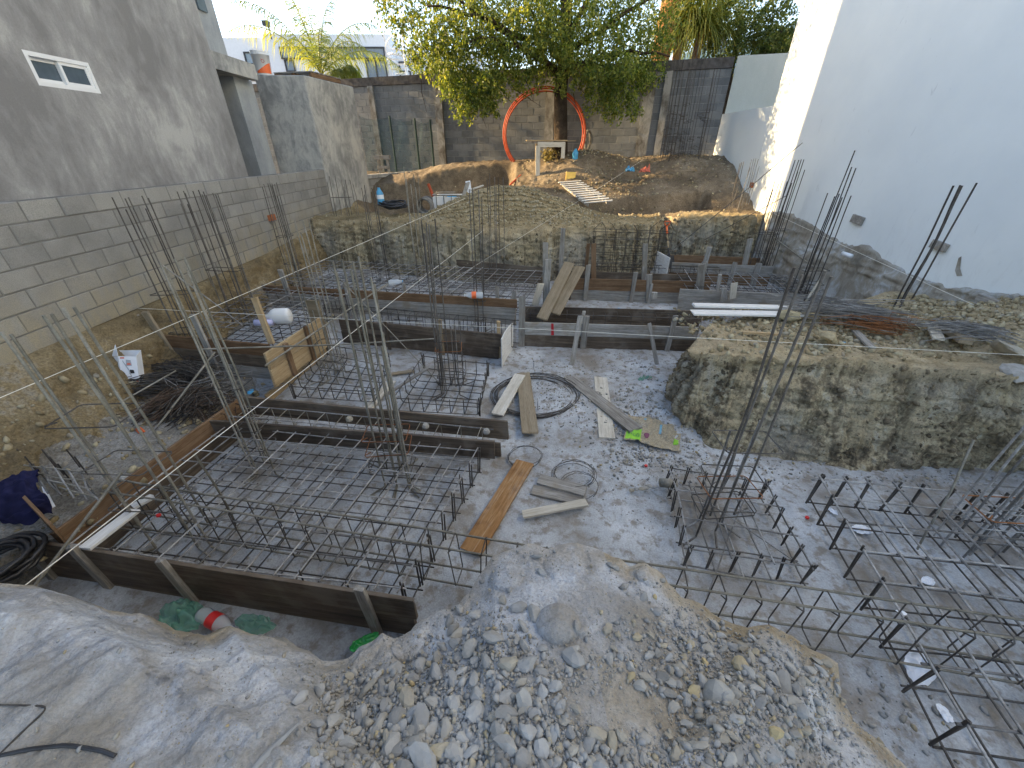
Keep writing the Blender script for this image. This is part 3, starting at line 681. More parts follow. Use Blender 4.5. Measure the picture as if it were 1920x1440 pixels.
# ---- plastered house, left ----
r=thing('plastered_house','big unpainted grey plastered house with one small white sliding window','house',(-8,3,1))
mb=MB(); HX=-5.6
w0,w1,zw0,zw1=5.80,6.62,3.655,3.985
x0,x1=-11.,HX; Y0,Y1=-4.,9.42; Z0,Z1=1.,11.6
mb.add([(x1,Y0,Z0),(x1,Y1,Z0),(x1,Y1,Z1),(x1,Y0,Z1),(x0,Y0,Z0),(x0,Y1,Z0),(x0,Y1,Z1),(x0,Y0,Z1),
 (x1,w0,zw0),(x1,w1,zw0),(x1,w1,zw1),(x1,w0,zw1),(x1-.14,w0,zw0),(x1-.14,w1,zw0),(x1-.14,w1,zw1),(x1-.14,w0,zw1)],
 [(0,1,9,8),(1,2,10,9),(2,3,11,10),(3,0,8,11),(8,9,13,12),(9,10,14,13),(10,11,15,14),(11,8,12,15),(1,5,6,2),(3,2,6,7),(0,3,7,4),(4,5,1,0),(5,4,7,6)])
hw=build(mb,'wall',MAT['plaster'],r)
win=MB(); fx=HX-.045; t_=.045
for (a,b_,c,d_) in ((w0,w1,zw0,zw0+t_),(w0,w1,zw1-t_,zw1),(w0,w0+t_,zw0+t_,zw1-t_),(w1-t_,w1,zw0+t_,zw1-t_)):
    win.box((fx,(a+b_)/2,(c+d_)/2),(.09,b_-a,d_-c))
wo=build(win,'window',MAT['pvc'],r)
mid=(w0+w1)/2+.0
for (a,b_,off) in ((w0+t_,mid+.02,-.02),(mid-.02,w1-t_,.018)):
    s_=MB(); c0,c1=zw0+t_,zw1-t_; k=.035
    for (e,f,g_,h_) in ((a,b_,c0,c0+k),(a,b_,c1-k,c1),(a,a+k,c0+k,c1-k),(b_-k,b_,c0+k,c1-k)): s_.box((fx+off,(e+f)/2,(g_+h_)/2),(.03,f-e,h_-g_))
    build(s_,'sash',MAT['pvc'],wo)
    gl=MB(); gl.box((fx+off,(a+b_)/2,(c0+c1)/2),(.008,b_-a-2*k,c1-c0-2*k)); build(gl,'pane',MAT['glass'],wo)
up_=MB(); up_.box((-8.4,8.2,8.2),(4.98,4.6,7.2)); build(up_,'upper_storey',MAT['plaster3'],r)
uw=MB(); p=PX(374,4,-5.91); uw.box((-5.9,p.y,p.z+.1),(.05,.25,.45)); build(uw,'window',MAT['glass'],r)
sb=MB(); sb.box((-6.6,10.25,4.48),(1.8,1.64,.28)); build(sb,'roof_slab',MAT['plaster2'],r)
pr_=MB(); pr_.box((-6.6,10.85,2.67),(1.34,.7,3.34)); build(pr_,'pier',MAT['plaster3'],r)
r=thing('shade_block','tall plain block added out of view behind the grey plastered house to shade the lot','building',(-20,20,1.9))  # added unseen block, its edge placed to bound the sunlit strip at right
mb=MB(); mb.box((-13.7,12.2,7.65),(11,2.6,11.5)); build(mb,'wall',MAT['plaster3'],r)
for iz in range(3):
    for iy in range(2):
        g_=MB(); g_.box((-8.18,11.6+iy*1.2,4.2+iz*3.0),(.06,.7,1.3)); build(g_,'window',MAT['glass'],r)  # made-up windows on the unseen shading block
# ---- plastered column block ----
r=thing('plastered_column','tall square column of streaked grey plaster at the end of the block wall','column',(-5.4,12.8,1))
mb=MB(); pts=[(-5.05,12.02),(-4.58,14.1),(-5.9,14.6),(-6.28,12.02)]; n4=8
for i in range(n4+1):
    z=.9+(4.56-.9)*i/n4
    mb.v+=[(x,y,z) for x,y in pts]
mb.n=len(mb.v)
for i in range(n4):
    for k in range(4): mb.f.append((i*4+k,i*4+(k+1)%4,i*4+4+(k+1)%4,i*4+4+k)); mb.m.append(0)
mb.f.append(tuple(n4*4+k for k in range(4))); mb.m.append(0)
o=build(mb,'shaft',MAT['plaster2'],r); bv=o.modifiers.new('b','BEVEL'); bv.width=.03; bv.segments=2
# pallet and bucket on the column
pl=thing('pallet','weathered wooden pallet lying on top of the tall plastered column','pallet',(-5.2,13.2,4.56))
u=Vector((.22,.975,0)).normalized(); wv_=Vector((-.975,.22,0)); o0=Vector((-4.98,12.35,4.565))
for k in range(3): board(pl,o0+wv_*(.06+.5*k)+Vector((0,0,.05)),o0+wv_*(.06+.5*k)+u*1.25+Vector((0,0,.05)),.09,.07,'wd_brown','bearer')
for k in range(7): board(pl,o0+u*(.05+.19*k)+Vector((0,0,.11)),o0+u*(.05+.19*k)+wv_*1.1+Vector((0,0,.11)),.11,.022,'wd_grey','slat',up=u)
def bucket(loc):
    t_=thing('bucket','white plastic paint bucket with an orange and white label on top of the plastered column','bucket',loc); T=Matrix.Translation(loc)
    T=T@Matrix.Scale(1.3,4); mb=MB(); mb.lathe([(0,0),(.125,0),(.13,.01),(.15,.30),(.156,.30),(.156,.315),(.151,.32),(.158,.345),(.16,.36),(.15,.36),(.145,.30),(.12,.02),(0,.02)],32,T); build(mb,'pail',MAT['pvc'],t_,True)
    # orange label: wave-topped patch wrapped round
    def wrap(fn_lo,fn_hi,a0,a1,mat,nm,off=.0015,n=24):
        vs=[];fs=[]
        for i in range(n+1):
            a=a0+(a1-a0)*i/n; s_=i/n
            for z in (fn_lo(s_),fn_hi(s_)):
                rr=.13+.02*(z/.30)+off; vs.append(Vector((rr*math.cos(a),rr*math.sin(a),z))*1.3+Vector(loc))
        for i in range(n): fs.append((2*i,2*i+2,2*i+3,2*i+1))
        m_=MB(); m_.add(vs,fs); return build(m_,nm,MAT[mat],t_)
    A=math.atan2(-loc[1],-loc[0])
    wrap(lambda s_:.03,lambda s_:.03+.03+.10*max(0,math.sin((s_*.9+.1)*math.pi*.5))**2*(1+.3*s_),A-.95,A+1.1,'orange2','label')
    # ring-and-tail emblem
    m_=MB(); pts=[]
    for i in range(20):
        a=2*math.pi*i/20; aa=A+.15+.16*math.cos(a)/1.; z=.205+.024*math.sin(a); rr=.13+.02*z/.3+.003; pts.append(Vector((rr*math.cos(aa),rr*math.sin(aa),z))*1.3+Vector(loc))
    m_.tube(pts,.0045,5,closed=True); aa=A+.0; m_.tube([pts[8],pts[8]+Vector((0,0,.028))],.0045,5); build(m_,'emblem',MAT['inkred'],t_)
pb=PY(492,130,12.15); bucket((pb.x,12.2,4.56))

# ---- far white house ----
def winbox(root,x0,x1,z0,z1,y,mull=(),glass='glassblue',horiz=()):
    f=MB(); t_=.06
    for (a,b_,c,d_) in ((x0,x1,z0,z0+t_),(x0,x1,z1-t_,z1),(x0,x0+t_,z0+t_,z1-t_),(x1-t_,x1,z0+t_,z1-t_)): f.box(((a+b_)/2,y-.03,(c+d_)/2),(b_-a,.1,d_-c))
    for m_ in mull: f.box((m_,y-.028,(z0+z1)/2),(.06,.09,z1-z0-2*t_-.004))
    for m_ in horiz: f.box(((x0+x1)/2,y-.026,m_),(x1-x0-2*t_-.004,.08,.05))
    wo=build(f,'window',MAT['frameblack'],root); g=MB(); g.box(((x0+x1)/2,y-.012,(z0+z1)/2),(x1-x0-2*t_,.01,z1-z0-2*t_)); build(g,'pane',MAT[glass],wo); return wo
YH=28.
def hx(px,py=100): return PY(px,py,YH).x
def hz(py,px=600): return PY(px,py,YH).z
r=thing('white_house','large white two-storey modern house with dark window bands behind the palm','house',(-10,31,1.9))
mb=MB(); xa,xb_,zt=hx(500),hx(735,110),hz(64)
mb.box(((xa+xb_)/2,YH+4,(zt+1.5)/2),(xb_-xa,8,zt-1.5)); 
xc=hx(398); zt2=hz(68); mb.box(((xa+xc)/2-.002,YH+4.3,(zt2+1.5)/2),(xa-xc,8,zt2-1.5)); build(mb,'wall',MAT['housewhite'],r)
winbox(r,hx(452),hx(492),hz(150),hz(95),YH+.3-.003,horiz=(hz(118),))
winbox(r,hx(526),hx(722),hz(111),hz(88),YH,mull=(hx(620),),)
winbox(r,hx(683),hx(722),hz(150),hz(112),YH,mull=(hx(702),))
winbox(r,hx(530),hx(548),hz(135),hz(112),YH)
mb=MB(); xd=hx(772,110); zt3=hz(85); mb.box(((xb_+xd)/2+.01,YH+5,(zt3+1.5)/2),(xd-xb_,8,zt3-1.5)); build(mb,'side_wing',MAT['housewhite'],r)
winbox(r,hx(738),hx(760),hz(142),hz(109),YH+1.0-.003,glass='card',horiz=(hz(128),))
cm=MB(); p=PY(506,60,YH); cm.box((p.x,YH-.2,p.z+.3),(.3,.3,.22)); cm.tube([(p.x,YH,p.z-.3),(p.x,YH,p.z+.3)],.04); tag(build(cm,'floodlight',MAT['frameblack']),'small dark floodlight on the roof edge of the white house','floodlight')
r=thing('white_house','second white house with dark windows half hidden by the big tree','house',(-3,33,1.9))
mb=MB(); x0,x1=hx(765,120)*1.1,hx(900,120)*1.1; mb.box(((x0+x1)/2,YH+7,(hz(92)*1.05+1.5)/2),(x1-x0,8,hz(92)*1.05-1.5)); build(mb,'wall',MAT['housewhite'],r)
winbox(r,hx(800,120)*1.08,hx(835,120)*1.08,hz(142)*1.04,hz(110)*1.04,YH+3-.003,mull=(hx(816,120)*1.08,))
# spiral stair
r=thing('spiral_stair','white metal spiral staircase on the side of the white house','staircase',(hx(770,120),YH-1,1.9))
cx,cy=hx(768,120),YH-1.; mb=MB(); mb.tube([(cx,cy,2),(cx,cy,8.2)],.08,8); build(mb,'pole',MAT['pvc'],r)
for k in range(26):
    a=k*.42; mb=MB(); z=3.2+k*.17; mb.add([(cx,cy,z),(cx+.95*math.cos(a),cy+.95*math.sin(a),z),(cx+.95*math.cos(a+.4),cy+.95*math.sin(a+.4),z),(cx,cy,z+.04),(cx+.95*math.cos(a),cy+.95*math.sin(a),z+.04),(cx+.95*math.cos(a+.4),cy+.95*math.sin(a+.4),z+.04)],[(0,2,1),(3,4,5),(0,1,4,3),(1,2,5,4),(2,0,3,5)]); build(mb,'step',MAT['pvc'],r)
for off in (.9,.45):
    mb=MB(); mb.tube([(cx+.97*math.cos(k*.21),cy+.97*math.sin(k*.21),3.2+k*.085+off) for k in range(52)],.025,5); build(mb,'handrail',MAT['pvc'],r)
# hill far away, distance haze put into its slate-blue colour
n=60; hxs=np.linspace(-700,1400,n); ridge=np.interp(hxs,[-700,-200,100,350,600,900,1400],[20,30,60,170,230,190,120])
rows=[np.c_[hxs,np.full(n,800.),np.full(n,-5.)],np.c_[hxs,np.full(n,900.),ridge*.55],np.c_[hxs,np.full(n,1000.),ridge+fbm(np.c_[hxs,hxs*0,hxs*0],.01,3,5)*15],np.c_[hxs,np.full(n,1400.),ridge*.2]]
tag(gridmesh('hill',np.array(rows),MAT['hill']),kind='structure')

# ================= REINFORCEMENT =================
def lerp(a,b,t): return a+(b-a)*t
def knot(mb,p,s=1.,rr=random):
    p=Vector(p); k=.009*s
    a=rr.uniform(0,6.28); d=Vector((math.cos(a),math.sin(a),rr.uniform(-.3,.6)))
    for q in range(2):
        e=d.cross(Vector((0,0,1))).normalized()*.0016*s; d2=d+Vector((rr.uniform(-.5,.5),rr.uniform(-.5,.5),rr.uniform(0,.6)))
        L=rr.uniform(.02,.045)*s; mb.add([p-e,p+e,p+d2.normalized()*L],[(0,1,2)])
        d=-d
    mb.add([p+Vector(v)*k for v in ((1,0,0),(0,1,0),(-1,0,0),(0,-1,0),(0,0,1.2),(0,0,-1.2))],[(0,1,4),(1,2,4),(2,3,4),(3,0,4),(1,0,5),(2,1,5),(3,2,5),(0,3,5)])
def V2(p,z): return Vector((p[0],p[1],z))
def mat_grid(root,c,z,nu,nv,r,mat='steel',j=.012,ext=.04,name='bar',knots=True):
    """c: FL,FR,BR,BL corners; nu bars running front-back, nv bars running left-right"""
    FLc,FR,BR,BL=[V2(p,0) for p in c]; km=MB()
    U=[(i+random.uniform(-.12,.12))/(nu-1) if 0<i<nu-1 else i/(nu-1) for i in range(nu)]
    Vv=[(i+random.uniform(-.12,.12))/(nv-1) if 0<i<nv-1 else i/(nv-1) for i in range(nv)]
    for u in U:
        a=lerp(FLc,FR,u); b_=lerp(BL,BR,u); d=(b_-a).normalized()*ext
        bar(root,a-d+Vector((0,0,z+r+random.uniform(-1,1)*j*.4)),b_+d+Vector((0,0,z+r+random.uniform(-1,1)*j*.4)),r,mat,name)
    for v in Vv:
        a=lerp(FLc,BL,v); b_=lerp(FR,BR,v); d=(b_-a).normalized()*ext
        bar(root,a-d+Vector((0,0,z-r)),b_+d+Vector((0,0,z-r+random.uniform(-1,1)*j)),r,mat,name)
    if knots:
        for u in U:
            for v in Vv:
                if random.random()<.75:
                    p=lerp(lerp(FLc,FR,u),lerp(BL,BR,u),v); knot(km,(p.x,p.y,z),1.)
        tag(build(km,'tie_wires',MAT['steeldark'],root),kind='stuff')
def legs(root,c,z0,z1,nu,nv,r,sides='FRBL',mat='steeldark',dbl=False):
    FLc,FR,BR,BL=[V2(p,0) for p in c]; E={'F':(FLc,FR,nu),'B':(BL,BR,nu),'L':(FLc,BL,nv),'R':(FR,BR,nv)}
    for s_ in sides:
        a,b_,n=E[s_]
        for i in range(n):
            p=lerp(a,b_,i/(n-1)); jx=Vector((random.uniform(-.02,.02),random.uniform(-.02,.02),0))
            bar(root,p+V2((0,0),z0),p+jx+V2((0,0),z1+random.uniform(0,.03)),r,mat,'hook',bend=0)
            if dbl: bar(root,p+V2((.018,.01),z0),p+jx+V2((.02,0),z1+random.uniform(-.02,.02)),r,mat,'hook',bend=0)
def stirrup_mesh(w,h,r,mat,hook=True):
    mb=MB(); c=.02; a,b_=w/2,h/2
    pts=[(-a+c,0,-b_),(a-c,0,-b_),(a,0,-b_+c),(a,0,b_-c),(a-c,0,b_),(-a+c,0,b_),(-a,0,b_-c),(-a,0,-b_+c)]
    mb.tube(pts,r,5,closed=True)
    if hook: mb.tube([(-a,.004,b_-c),(-a+.05,.006,b_-.06)],r,5)
    return mb.mesh('stirrup',MAT[mat])
def beam_cage(label,p0,p1,z0,z1,w,n,r=.0075,mat='steel',group=None,smat='steeldark',cat='rebar cage',step=None,endz=None):
    p0=Vector(p0[:2]); p1=Vector(p1[:2]); d=p1-p0; L=d.length; dx=d.normalized(); nr_=Vector((-dx.y,dx.x))
    root=thing('beam_cage',label,cat,V2((p0+p1)/2,z0),group)
    for s_ in (-1,1):
        for z in (z0,z1):
            o_=nr_*(s_*(w/2-r*2)); bar(root,V2(p0+o_,z),V2(p1+o_,z+random.uniform(-.01,.01)),r,mat)
    me=stirrup_mesh(w,z1-z0+.02,.0048,smat); ang=math.atan2(dx.y,dx.x)+math.pi/2
    for i in range(n):
        q=p0+d*((i+.5)/n)+dx*random.uniform(-.02,.02); link('stirrup',me,root,V2(q,(z0+z1)/2),rot=(random.uniform(-.05,.05),random.uniform(-.03,.03),ang+math.pi*0+random.uniform(-.05,.05)))
    return root
def top_at(px,py,y): return PY(px,py,y)
def rebar_column(label,y0,tops,zb=0.,r=.0065,mat='steelcol',rings=(),dy=.1,spread=None,group='vertical column rebars',lean=0.,clamp=None,hookb=True):
    """tops: photo pixels of the bar ends; every bar stands vertically at depth y0 +- dy"""
    P_=[]; r=r*1.12
    if len(tops)>3 and r<.0085: tops=list(tops)+[(a+random.choice((-4,4,6)),b_+random.uniform(2,26)) for a,b_ in tops[::2]]
    for k,t_ in enumerate(tops):
        y=y0+(dy if k%2 else -dy)+random.uniform(-.02,.02); p=PY(t_[0],t_[1],y)
        if clamp: p.z=min(p.z,clamp)
        P_.append(p)
    cx=sum(p.x for p in P_)/len(P_); root=thing('column_rebar',label,'rebar',(cx,y0,zb),group)
    for k,p in enumerate(P_):
        b0=Vector((p.x+random.uniform(-.02,.02)-lean*(p.z-zb),p.y+random.uniform(-.03,.03),zb+.03))
        bar(root,b0,p,r,mat)
        if hookb:
            f=(b0-Vector((cx,y0,b0.z))); f=f.normalized() if f.length>.01 else Vector((1,0,0)); bar(root,b0,b0+Vector((f.x,f.y,0))*.18,r,mat,'foot',bend=0)
    xs_=[p.x for p in P_]; w=max(xs_)-min(xs_)+.03; w=max(.14,min(w,.5))
    me=None
    for z in rings:
        me=stirrup_mesh(w,2*dy+.05,.005,'rust' if isinstance(z,tuple) else 'steeldark')
        zz=z[0] if isinstance(z,tuple) else z
        link('stirrup',me,root,((max(xs_)+min(xs_))/2-lean*0,y0,zb+zz),rot=(math.pi/2+random.uniform(-.06,.06),random.uniform(-.05,.05),random.uniform(-.1,.1)))
    return root

# --- near left mat ---
cL=[(-3.42,1.98),(-.78,1.62),(-.36,3.08),(-3.16,3.50)]
r=thing('rebar_mat','large two-layer rebar grid inside the near left formwork','rebar grid',(-1.9,2.5,0))
mat_grid(r,cL,.37,15,9,.0068,'steel'); mat_grid(r,cL,.075,15,9,.006,'steeldark')
legs(r,cL,.06,.40,9,8,.007,'R',dbl=True); legs(r,cL,.06,.38,8,6,.006,'F')
# second layer part between forms
beam_cage('long rebar beam cage crossing the near left grid and ending at the rubble mound',(-3.42,2.42),(.35,1.72),.13,.55,.17,17,.0085,'steelpale')
beam_cage('long rebar beam cage from the rubble mound across the near right grid',(.36,1.70),(3.5,1.17),.12,.55,.17,14,.0085,'steelpale')
beam_cage('rebar beam cage held between the two short form boards',(-3.2,3.74),(-.22,3.30),.14,.40,.24,13,.008,'steel',smat='steelpale')
# concrete spacer blobs on it
for k,(px,py) in enumerate(((655,785),(798,798),(912,808))):
    p=PZ(px,py,.43); mb=MB(); rr_=.035; mb.lathe([(0,0),(rr_,.0),(rr_*1.15,.02),(rr_*.8,.045),(0,.05)],9,Matrix.Translation((p.x,p.y,.405)))
    tag(build(mb,'spacer_block',MAT['rock']),['lump of mortar on the short beam cage, leftmost of three','lump of mortar on the middle of the short beam cage','lump of mortar at the right end of the short beam cage'][k],'mortar lump','mortar lumps on the beam cage')
# --- footing baskets ---
def basket(label,c,h,nu,nv,r=.0065,mat='steeldark',top=True,group='footing rebar baskets'):
    z0=.05; FLc,FR,BR,BL=[V2(p,0) for p in c]; root=thing('footing_cage',label,'rebar cage',lerp(lerp(FLc,FR,.5),lerp(BL,BR,.5),.5),group)
    def U(a,b_,zoff):
        d=(b_-a).normalized(); cc=.05; pts=[a+Vector((0,0,z0+h)),a+Vector((0,0,z0+cc+zoff)),a+d*cc*.4+Vector((0,0,z0+cc*.35+zoff)),a+d*cc+Vector((0,0,z0+zoff)),b_-d*cc+Vector((0,0,z0+zoff)),b_-d*cc*.4+Vector((0,0,z0+cc*.35+zoff)),b_+Vector((0,0,z0+cc+zoff)),b_+Vector((0,0,z0+h+random.uniform(-.02,.02)))]
        mb=MB(); mb.tube([p-root.location for p in pts],r,6); o=link('hoop',mb.mesh('hoop',MAT[mat],True),root,root.location)
    for i in range(nu): t_=(i+.1)/(nu-.8); U(lerp(FLc,FR,t_),lerp(BL,BR,t_),0)
    for i in range(nv): t_=(i+.1)/(nv-.8); U(lerp(FLc,BL,t_),lerp(FR,BR,t_),2*r)
    if top:
        zz=z0+h-.03
        for a,b_ in ((FLc,FR),(FR,BR),(BR,BL),(BL,FLc)):
            d=(b_-a).normalized()*.03; bar(root,a-d+V2((0,0),zz),b_+d+V2((0,0),zz+random.uniform(-.01,.01)),r,mat,'rim_bar')
        for p in (FLc,FR,BR,BL):
            for q in range(4): a=random.uniform(0,6); bar(root,p+V2((.012*math.cos(a),.012*math.sin(a)),z0),p+V2((.02*math.cos(a),.02*math.sin(a)),z0+h+random.uniform(-.05,.05)),.006,mat,'corner_bar',bend=0)
    return root
basket('footing basket of bent rebar on the slab behind the short beam forms, left one',[(-3.0,4.55),(-1.85,4.42),(-1.93,5.45),(-3.1,5.9)],.22,7,7)
basket('footing basket of bent rebar beside the coil of wire, right one of two',[(-1.52,4.22),(-.42,4.12),(-.36,5.18),(-1.38,5.42)],.24,7,7)
cR=[(1.42,2.02),(2.29,1.86),(2.43,2.74),(1.58,2.96)]
rb=thing('footing_cage','square rebar footing basket on the bare slab right of the rubble mound','rebar cage',(1.9,2.4,0))
mat_grid(rb,cR,.26,4,4,.0068,'steel'); mat_grid(rb,[(c[0]+.02,c[1]) for c in cR],.05,5,5,.0065,'steel'); legs(rb,cR,.04,.28,6,6,.006,dbl=True)
bar(rb,(1.5,1.75,.06),(2.3,2.75,.1),.006,'steel','brace'); bar(rb,(1.6,2.75,.24),(2.4,2.0,.05),.006,'steel','brace')
# --- near right mat ---
cN=[(2.22,.10),(5.3,-.25),(5.4,2.30),(2.86,2.68)]
r=thing('rebar_mat','large rebar grid on the slab below the earth block at lower right','rebar grid',(3.9,1.5,0))
mat_grid(r,cN,.38,13,11,.0082,'steel'); mat_grid(r,[(c[0]+.05,c[1]) for c in cN],.06,13,11,.007,'steeldark'); legs(r,cN,.05,.40,13,11,.0085,'LB',dbl=True)
# --- middle left mat and far mats ---
c3=[(-4.75,5.55),(-3.62,5.40),(-3.05,7.0),(-4.78,7.45)]
r=thing('rebar_mat','two-layer rebar grid between the block wall and the diagonal yellow boards','rebar grid',(-4,6.4,.3))
mat_grid(r,c3,.72,8,11,.0065); mat_grid(r,c3,.42,8,11,.006,'steeldark'); legs(r,c3,.4,.72,8,10,.006,'BR')
c4=[(-4.7,7.65),(.20,6.75),(.72,8.45),(-4.4,9.45)]
r=thing('rebar_mat','wide two-layer rebar grid in front of the cut earth bank at the back','rebar grid',(-2,8.2,.3))
mat_grid(r,c4,.76,27,10,.0065); mat_grid(r,c4,.42,27,10,.006,'steeldark'); legs(r,c4,.4,.76,24,9,.006,'FB')
c5=[(3.35,7.35),(5.55,7.0),(5.9,8.3),(3.6,8.75)]
r=thing('rebar_mat','small rebar grid boxed in boards at the back right beside the white wall','rebar grid',(4.6,7.9,.3))
mat_grid(r,c5,.72,12,8,.0065); mat_grid(r,c5,.45,12,8,.006,'steeldark'); legs(r,c5,.4,.72,12,7,.006,'FR')
beam_cage('long low rebar beam cage in the strip behind the dark long form board',(-3.2,6.95),(0.1,6.15),.10,.52,.22,20,.006,'steeldark')
beam_cage('long rebar beam cage in the strip behind the grey boards at centre right',(.25,7.02),(3.4,6.75),.08,.40,.25,14,.007,'steeldark')
beam_cage('long rebar beam cage in the strip in front of the cut earth, back right',(1.0,8.95),(4.6,8.55),.42,.80,.25,14,.007,'steeldark')
beam_cage('rebar beam cage running along the foot of the white wall',(5.55,6.2),(5.75,9.3),.25,.60,.25,13,.007,'steeldark')
# lone small stirrup cages in the mid strip
for k,(px,py) in enumerate(((770,590),(905,600),(960,596))):
    p=PZ(px,py,.12); beam_cage(['short open rebar cage standing in the strip, left one','short open rebar cage standing in the strip, middle one','short open rebar cage standing in the strip, right one'][k],(p.x-.3,p.y+.05),(p.x+.3,p.y-.05),.05,.28,.3,3,.006,'steeldark',group='short cages in the strip')
# --- upright panel against the cut earth ---
r=thing('upright_rebar_mat','rebar grid panel standing upright against the cut earth bank','rebar grid',(1.9,9.2,.3))
A0=PY(1106,522,9.25); A1=PY(1243,530,9.05); zt_=PY(1106,428,9.3).z
for i in range(8):
    p=lerp(Vector((A0.x,9.22,.4)),Vector((A1.x,9.05,.4)),i/7); t_=p+Vector((random.uniform(-.02,.02),.06,zt_-.4+random.uniform(-.05,.02))); bar(r,p,t_,.0065,'steeldark'); bar(r,t_,t_+Vector((random.choice((-1,1))*.12,-.08,.14)),.0065,'steeldark','hook',bend=0)
    bar(r,p+Vector((.07,.14,0)),t_+Vector((.06,.14,-.02)),.0055,'steeldark')
for i in range(7):
    z=.45+(zt_-.5)*i/6; bar(r,(A0.x-.05,9.2,z),(A1.x+.05,9.03,z+random.uniform(-.02,.02)),.0065,'steeldark','cross_bar')
    bar(r,(A0.x-.02,9.36,z+.03),(A1.x+.02,9.2,z),.0055,'steeldark','cross_bar')

# --- column rebars ---
rebar_column('tall thick column rebars at the near left corner, bent ring round them',2.32,[(3,623),(22,627),(85,590),(98,588),(118,577),(142,575)],0,.0088,'steelpale',(1.35,.9,.5),.12)
rebar_column('thin short rebar stub rising inside the near left form',2.45,[(367,850)],0,.008,'steelpale',(),.0,hookb=False)
rebar_column('column rebars in front of the left block wall, nearest of the wall clusters',5.15,[(210,370),(234,372),(241,370),(266,367),(277,371)],.3,.0065,'steelcol',(1.05,.5),.08)
rebar_column('column rebars rising from the back left corner of the near grid',3.2,[(302,495),(329,485),(347,482),(363,536)],0,.0075,'steelpale',(.35,.6,1.1),.09)
rebar_column('wide column rebar cluster against the middle of the left block wall',6.35,[(332,359),(344,358),(347,362),(361,358),(372,356),(381,359),(387,366),(399,362),(408,363)],.35,.0065,'steelcol',(1.0,.45),.09)
rebar_column('column rebars against the far part of the left block wall',8.35,[(495,345),(502,344),(506,344),(510,344),(514,345),(518,342)],.35,.0065,'steelcol',(1.15,.6),.08)
rebar_column('pale column rebars rising from the left footing basket',5.2,[(536,430),(552,413),(568,412),(580,418),(590,560),(596,572)],0,.0068,'steelpale',(.35,.6,.2),.1)
rebar_column('column rebars standing beside the plastered column on the yard edge',11.1,[(617,330),(628,330),(640,337),(647,337),(656,337)],1.45,.0065,'steelcol',(.5,),.07,hookb=False)
rebar_column('column rebars at the back edge of the wide grid near the plastered column',9.0,[(678,352),(683,347),(697,352),(703,348)],.35,.0065,'steelcol',(.5,),.08)
rebar_column('pale thin column rebars left of centre at the back of the wide grid',9.1,[(757,313),(770,345),(775,327),(783,328)],.35,.0065,'steelpale',(.4,),.08)
rebar_column('dark column rebars in the middle of the wide back grid',8.0,[(778,470),(795,452),(806,455)],.35,.0065,'steelcol',(),.08)
rebar_column('tall column rebars rising from the right footing basket with a square cage of ties',4.8,[(790,413),(798,417),(803,420),(815,410),(825,600),(845,612),(853,610),(862,602)],0,.0068,'steelcol',(.2,(.30),.42,.55,(.72,),.85),.12)
rebar_column('dark column rebars rising from the strip left of the leaning boards',6.75,[(880,355),(886,353),(897,356),(904,505)],0.02,.0065,'steelcol',(.35,.7),.08)
rebar_column('column rebars at the back of the wide grid behind the leaning boards',8.75,[(918,325),(927,332),(934,332),(944,332)],.35,.0065,'steelcol',(.45,),.08)
rebar_column('tall pale column rebars rising through the short beam cage in the near grid',3.05,[(625,489),(643,486),(662,490),(672,481),(697,520),(703,640),(718,625)],0,.0075,'steelpale',(.2,(.46,),(.62,),.3),.12)
rebar_column('tall column rebars in the footing basket right of the rubble mound',2.45,[(1492,502),(1505,515),(1547,508),(1560,518)],0,.0082,'steelcol',(.35,.28,(.5,),.62,1.0),.11)
rebar_column('short dark rebar stubs inside the right footing basket',2.55,[(1370,805),(1392,812),(1423,788)],0,.008,'steel',(),.08)
rr_=thing('column_rebar','thick column rebars leaving the frame at the right edge','rebar',(4.,2.2,0),'vertical column rebars')
for (x,y,zt_) in ((3.72,2.2,2.3),(3.83,2.1,3.2),(3.95,2.3,3.3),(4.08,2.1,3.1),(4.02,2.25,3.3),(4.22,2.15,3.0),(4.35,2.3,3.2),(3.9,2.12,3.2),(4.15,2.28,3.1),(3.78,2.32,2.9),(4.3,2.1,3.0)): bar(rr_,(x,y,.03),(x+random.uniform(-.03,.03),y,zt_),.0085,'steel')
bar(rr_,PZ(1720,1030,.03),PY(1827,825,2.35),.0085,'steelpale')
me=stirrup_mesh(.55,.28,.0055,'steel')
for z in (.25,.40,.62): link('stirrup',me,rr_,(4.03,2.2,z),rot=(math.pi/2,.03,-.1))
me=stirrup_mesh(.5,.28,.0055,'rust'); link('stirrup',me,rr_,(4.03,2.2,.5),rot=(math.pi/2,-.03,-.1))
rebar_column('pair of thick rebars in front of the white wall at far right',5.4,[(1788,348),(1802,347),(1805,348),(1832,343)],1.05,.0095,'steeldark',(),.06,hookb=False)
rebar_column('dense dark rebar cluster in front of the white wall, middle one of three',7.3,[(1603,282),(1597,313),(1605,315),(1552,362),(1565,368),(1573,363),(1578,370),(1597,367)],.3,.008,'steeldark',(.55,.3,.8),.09)
rebar_column('tall dark rebar cluster in front of the white wall, farthest of the three',9.1,[(1490,300),(1497,300),(1503,299),(1507,299)],.5,.007,'steeldark',(1.0,),.08)
rebar_column('shorter dark rebar cluster just left of the far wall cluster',9.2,[(1453,337),(1460,345),(1467,338),(1477,340),(1484,343)],.5,.007,'steeldark',(.9,.5),.09)
rebar_column('thin column rebars in front of the sunlit dappled wall',10.75,[(1388,306),(1391,304),(1395,303)],1.6,.006,'steeldark',(.7,),.06,hookb=False)
rebar_column('thin lit rebars close against the sunlit white wall',11.0,[(1410,299),(1414,297),(1418,297),(1422,298)],1.6,.006,'steel',(),.06,hookb=False)
